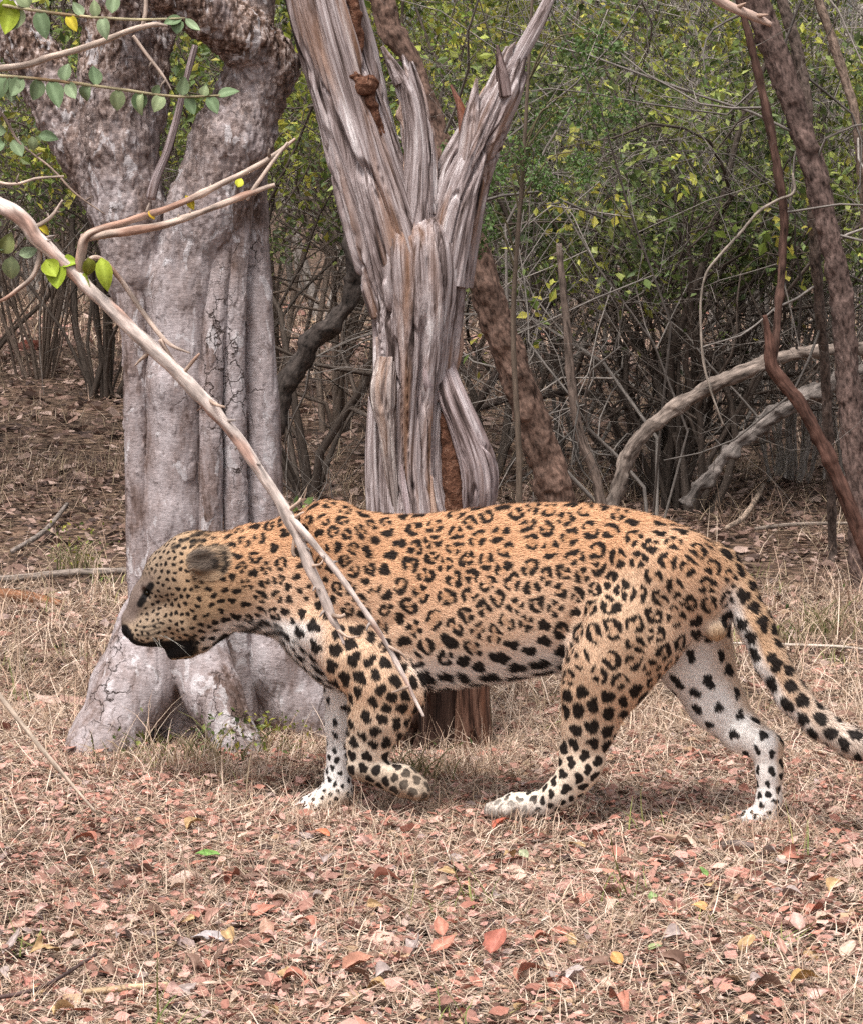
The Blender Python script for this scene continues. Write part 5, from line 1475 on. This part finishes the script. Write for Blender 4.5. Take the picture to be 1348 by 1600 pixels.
leaves_at([(8, 225, .06, 200, .03, .03, g()), (20, 218, .06, 300, .036, .026, g()), (50, 212, .06, 275, .028, .018, g()), (60, 212, .06, -5, .036, .022, g()), (10, 205, .06, 170, .03, .022, g())], tw4)
leaves_at([(8, 390, .01, 150, .03, .024, g()), (18, 400, .01, 265, .046, .032, g()), (30, 398, .01, 15, .034, .024, g()), (2, 395, .01, 60, .04, .03, (.22, .24, .09))], tw5)
leaves_at([(88, 405, -.005, 272, .052, .040, LIME[0]), (72, 405, -.005, 300, .036, .034, LIME[1]), (138, 402, -.015, 268, .036, .026, (.26, .28, .04)), (132, 425, -.01, 278, .044, .020, LIME[2]), (158, 402, -.015, 282, .060, .030, LIME[1]), (98, 412, 0, 10, .03, .026, LIME[2]),
           (60, 352, 0, 320, .026, .014, YEL[0]), (290, 305, -.03, 300, .030, .016, YEL[0]), (232, 330, -.03, 310, .018, .010, YEL[1]), (372, 292, -.045, 70, .018, .016, (.55, .55, .05))], main)

# broken branch end hanging in at the top right
top_branch = thing('broken_branch', 'pale broken branch end poking in at the top right', 'branch', tuple(at(1040, -90, 5.6)))
P = np.array([list(at(p, q, 5.6)) + [r] for p, q, r in ((900, -260, .014), (1040, -90, .0115), (1110, -12, .0105), (1150, 14, .0095), (1180, 26, .009), (1205, 38, .005))])
S = spline(P, 60); S[:, :3] -= at(1040, -90, 5.6)
V, Fs, G = tube(S[:, :3], S[:, 3], 12, lambda G, R, S_: R * .3 * noise3(G * 60), True, 3)
add('stem', mesh_np('stem', V, Fs, np.tile((.42, .30, .25), (len(V), 1)), G), M_thorn, top_branch)
for (p, q), (p2, q2) in (((1178, 25), (1200, 22)), ((1150, 12), (1165, 4))):
    C = np.array([at(p, q, 5.6), at((p + p2) / 2, (q + q2) / 2, 5.59), at(p2, q2, 5.58)]) - at(1040, -90, 5.6)
    V, Fs, G = tube(C, [.006, .004, .0015], 7)
    add('spur', mesh_np('spur', V, Fs, np.tile((.40, .27, .21), (len(V), 1)), G), M_thorn, top_branch)
# ================================================================== single fallen leaves and sticks
r6 = np.random.default_rng(61)
def fallen(px, py, ln, wd, yaw, col, label, group=None, tilt=None, curl=.4, lift=.012):
    p = on_ground(px, py)
    me = leaf_mesh(ln, wd, curl, r6.uniform(-.2, .5), col, 'fallen_leaf')
    o = add('fallen_leaf', me, M_litter)
    o.location = (p[0], p[1], p[2] + lift)
    o.rotation_euler = (r6.normal(.12, .15) if tilt is None else tilt, r6.normal(0, .25), math.radians(yaw))
    return tag(o, label, 'fallen leaf', group)
fallen(765, 1512, .055, .046, -40, (.36, .13, .095), 'large red fallen leaf standing up in the right foreground', tilt=.9, lift=.02)
fallen(770, 1302, .050, .036, -60, (.45, .12, .075), 'red fallen leaf under the leopard near hind paw', tilt=.5, lift=.018)
fallen(345, 1352, .055, .020, 85, (.16, .30, .07), 'bright green fallen leaf left of centre', tilt=.15, curl=.2, lift=.02)
fallen(490, 1390, .046, .032, 60, (.50, .33, .29), 'pale pink oval fallen leaf below the green one', tilt=.3, lift=.018)
fallen(421, 1478, .044, .030, 0, (.44, .27, .20), 'pink tan oval fallen leaf standing on edge', tilt=1.0, lift=.012)
fallen(40, 1545, .040, .030, 30, (.46, .20, .16), 'red pink fallen leaf at the lower left edge', tilt=.5)
fallen(515, 1315, .036, .026, 70, (.50, .17, .09), 'orange red fallen leaf in front of the far forepaw', tilt=.5)
fallen(535, 1530, .064, .036, -70, (.40, .20, .14), 'curled rust brown fallen leaf at bottom centre', tilt=.3, curl=.9)
fallen(1105, 1380, .030, .018, 40, (.15, .24, .07), 'small green fallen leaf below the far hind paw', tilt=.4, lift=.018)
fallen(1020, 1423, .026, .018, 10, (.22, .30, .12), 'small round pale green fallen leaf in the right foreground', tilt=.5, lift=.018)
fallen(1012, 1508, .036, .018, -60, (.28, .33, .16), 'grey green fallen leaf right of the red one', tilt=.3, lift=.018)
fallen(1235, 1560, .055, .034, -80, (.46, .30, .12), 'orange and green fallen leaf at lower right', tilt=.3, curl=.7, lift=.018)
fallen(880, 1555, .060, .030, -50, (.44, .36, .34), 'whitish curled fallen leaf at the bottom right of centre', tilt=.25, curl=.8, lift=.014)
fallen(355, 1482, .070, .030, 75, (.46, .41, .41), 'pale silvery scrap of leaf in the left foreground', tilt=.15, curl=.5)
fallen(825, 1345, .036, .022, 20, (.30, .32, .20), 'dull green fallen leaf below the near hind paw', tilt=.3)
fallen(1110, 1435, .042, .024, 60, (.50, .28, .12), 'orange brown fallen leaf left of the lower right one', tilt=.4)
fallen(970, 1525, .034, .024, 20, (.48, .26, .10), 'orange fallen leaf near the bottom edge right of centre', tilt=.5)
fallen(268, 1557, .046, .024, 80, (.36, .19, .15), 'brown pink fallen leaf near the bottom edge left of centre', tilt=.2)
fallen(430, 1558, .044, .034, 30, (.45, .23, .18), 'broad pink fallen leaf at the bottom left of centre', tilt=.5)
fallen(368, 1192, .05, .022, 75, (.24, .035, .02), 'dark red fallen leaf at the foot of the grey tree', tilt=.2)
FL_OLD = 'dry pinkish brown leaf lying among the grass in the foreground'
meshes = []
LOOKS = [('pinkish brown', (.40, .23, .18)), ('rust red', (.40, .17, .12)), ('pale tan', (.52, .38, .30)), ('dark brown', (.20, .12, .09)), ('dusty pink', (.46, .29, .25)), ('ochre', (.44, .29, .15)), ('grey brown', (.34, .27, .25))]
for k in range(14):
    c = np.array(LOOKS[k % 7][1]) * r6.uniform(.9, 1.1)
    me = leaf_mesh(r6.uniform(.034, .060), r6.uniform(.018, .032), .15 + .75 * (k >= 7), r6.uniform(-.3, .3) + .5 * (k >= 7), c, 'fallen_leaf'); me.materials.append(M_litter); meshes.append(me)
n_ = 0; used_labels = set()
while n_ < 170:
    py = 1300 + 300 * r6.random() ** .8; px = r6.uniform(-10, 1358)
    p = on_ground(px, py)
    kk = int(r6.integers(0, 14))
    side = ['at the left edge', 'left of centre', 'below the lifted forepaw', 'right of centre', 'at the right edge'][int(np.clip(px / 270, 0, 4))]
    row = ['in the grass nearest the leopard', 'in the middle of the foreground grass', 'close to the bottom edge'][int(np.clip((py - 1300) / 100, 0, 2))]
    lab = f"{'curled' if kk >= 7 else 'flat'} {LOOKS[kk % 7][0]} fallen leaf {row}, {side}"
    if lab in used_labels: continue
    used_labels.add(lab)
    o = add('fallen_leaf', meshes[kk])
    o.location = (p[0], p[1], p[2] + r6.uniform(.008, .02)); s = r6.uniform(.75, 1.2); o.scale = (s, s, s)
    o.rotation_euler = (r6.normal(.2, .3), r6.normal(0, .35), r6.uniform(0, 6.28))
    tag(o, lab, 'fallen leaf', 'fallen leaves in the foreground'); n_ += 1

def stick(spec, label, col, seed, rad_amp=.25, lift=.012):
    P = []
    for p, q, r in spec:
        g = on_ground(p, q); P.append((g[0], g[1], g[2] + lift + r, r))
    P = np.array(P); S = spline(P, 50)
    V, Fs, G = tube(S[:, :3] - P[0][:3], S[:, 3], 9, lambda G, R, S_: R * rad_amp * noise3(G * 50 + seed), True, seed)
    o = add('fallen_stick', mesh_np('fallen_stick', V, Fs, np.tile(col, (len(V), 1)), G), M_branch, None, P[0][:3])
    return tag(o, label, 'stick')
stick([(-40, 1578, .004), (60, 1560, .004), (150, 1508, .003)], 'thin dark stick at the bottom left corner', (.09, .06, .055), 1, lift=.02)
stick([(130, 1562, .006), (200, 1556, .006), (262, 1552, .005)], 'short straw coloured stick near the bottom edge at left', (.45, .32, .2), 2)
stick([(-60, 925, .012), (40, 921, .014), (120, 914, .014), (210, 911, .012)], 'grey fallen stick lying left of the leopard face', (.27, .22, .19), 3, lift=.02)
stick([(-60, 940, .018), (0, 945, .022), (50, 950, .02), (95, 955, .012)], 'thick brown fallen stick at the left edge', (.24, .11, .06), 4, lift=.01)
stick([(1128, 1330, .008), (1150, 1329, .009), (1178, 1332, .007)], 'short grey stick below the far hind paw', (.25, .19, .17), 5)
stick([(1010, 1308, .006), (1060, 1318, .007), (1110, 1322, .005)], 'brown stick between the hind paws', (.26, .17, .12), 6)
stick([(1100, 1020, .004), (1290, 1022, .005), (1348, 1025, .004), (1420, 1030, .004)], 'pale thin stick on the ground right of the tail', (.5, .42, .36), 7, lift=.02)
stick([(1135, 842, .010), (1160, 825, .012), (1182, 790, .012), (1192, 770, .009)], 'pale curved stick behind the leopard rump', (.36, .27, .21), 8, lift=.04)
stick([(1180, 838, .008), (1240, 830, .009), (1330, 826, .007)], 'pale stick lying under the flaking tree', (.30, .24, .2), 9, lift=.03)
stick([(20, 880, .01), (70, 845, .011), (105, 800, .009)], 'grey curved stick in the litter left of the grey tree', (.22, .18, .16), 10, lift=.03)
# weeds at the foot of the grey tree
def tuft(px, py, n, hgt, cols, name, label, seed, spread=.05, wd=.0022):
    rng = np.random.default_rng(seed); p = on_ground(px, py); mb = MB()
    root = thing(name, label, 'weed', tuple(p))
    for _ in range(n):
        a = rng.uniform(0, 6.28); o = rng.normal(0, spread, 2) * (1, .5); L_ = hgt * rng.lognormal(0, .3)
        C = np.array([(o[0], o[1], 0)]) + np.cumsum(np.array([(0, 0, 0)] + [(math.cos(a) * .3 * k / 4 * L_ / 4 * 2, math.sin(a) * .3 * k / 4 * L_ / 4, L_ / 4 * (1 - .18 * k)) for k in range(1, 5)]), 0)
        V, Fs, G = tube(C, wd * np.array([1, .9, .8, .55, .2]), 4, None, False)
        mb.put(V, Fs, G, cols[rng.integers(0, len(cols))] * rng.uniform(.8, 1.2))
    add('blades', mb.mesh('blades'), M_grass, root)['kind'] = 'stuff'
    return root, rng
WG = np.array([(.17, .16, .07), (.36, .28, .17), (.13, .13, .055), (.48, .38, .26), (.42, .32, .21), (.50, .38, .28)])
def weed(px, py, seed, label, n=60, hgt=.12, leaves=240, pal=None, ln=.014):
    root, rng = tuft(px, py, n, hgt, WG, 'weed', label, seed)
    P = np.stack([rng.normal(0, .06, leaves), rng.normal(0, .03, leaves), rng.uniform(.01, hgt * 1.2, leaves)], 1)
    c = (pal if pal is not None else GREEN * 1.0)[rng.integers(0, 5, leaves)] * rng.uniform(.7, 1.3, leaves)[:, None]
    V, F, C = leaf_cards(P, ln, c, rng)
    add('leaves', mesh_np('leaves', V, F, C, None, False), M_leaf, root)['kind'] = 'stuff'
weed(225, 1195, 1, 'low olive weed against the left root of the grey tree', 24, .07, 60, YELLOW[:5] * .35)
weed(300, 1200, 2, 'tall grassy weed between the roots of the grey tree', 34, .13, 30)
weed(345, 1195, 3, 'dark green weed at the middle root of the grey tree', 20, .09, 90)
weed(415, 1180, 4, 'dull weed between the grey tree and the leopard foreleg', 40, .09, 120, YELLOW[:5] * .7)
weed(460, 1090, 5, 'small green plant right of the grey tree behind the leopard shoulder', 30, .45, 420, GREEN * 2, .03)
weed(1210, 1010, 6, 'sparse grass tuft at right behind the leopard tail', 60, .12, 20)
weed(1300, 1000, 7, 'tall dry grass tuft at the right edge', 90, .16, 10)
weed(640, 1215, 8, 'dry grass tuft at the foot of the dead tree', 70, .10, 6)
weed(120, 900, 9, 'greenish weed behind the fallen sticks at left', 60, .16, 120, YELLOW[:5] * .7)
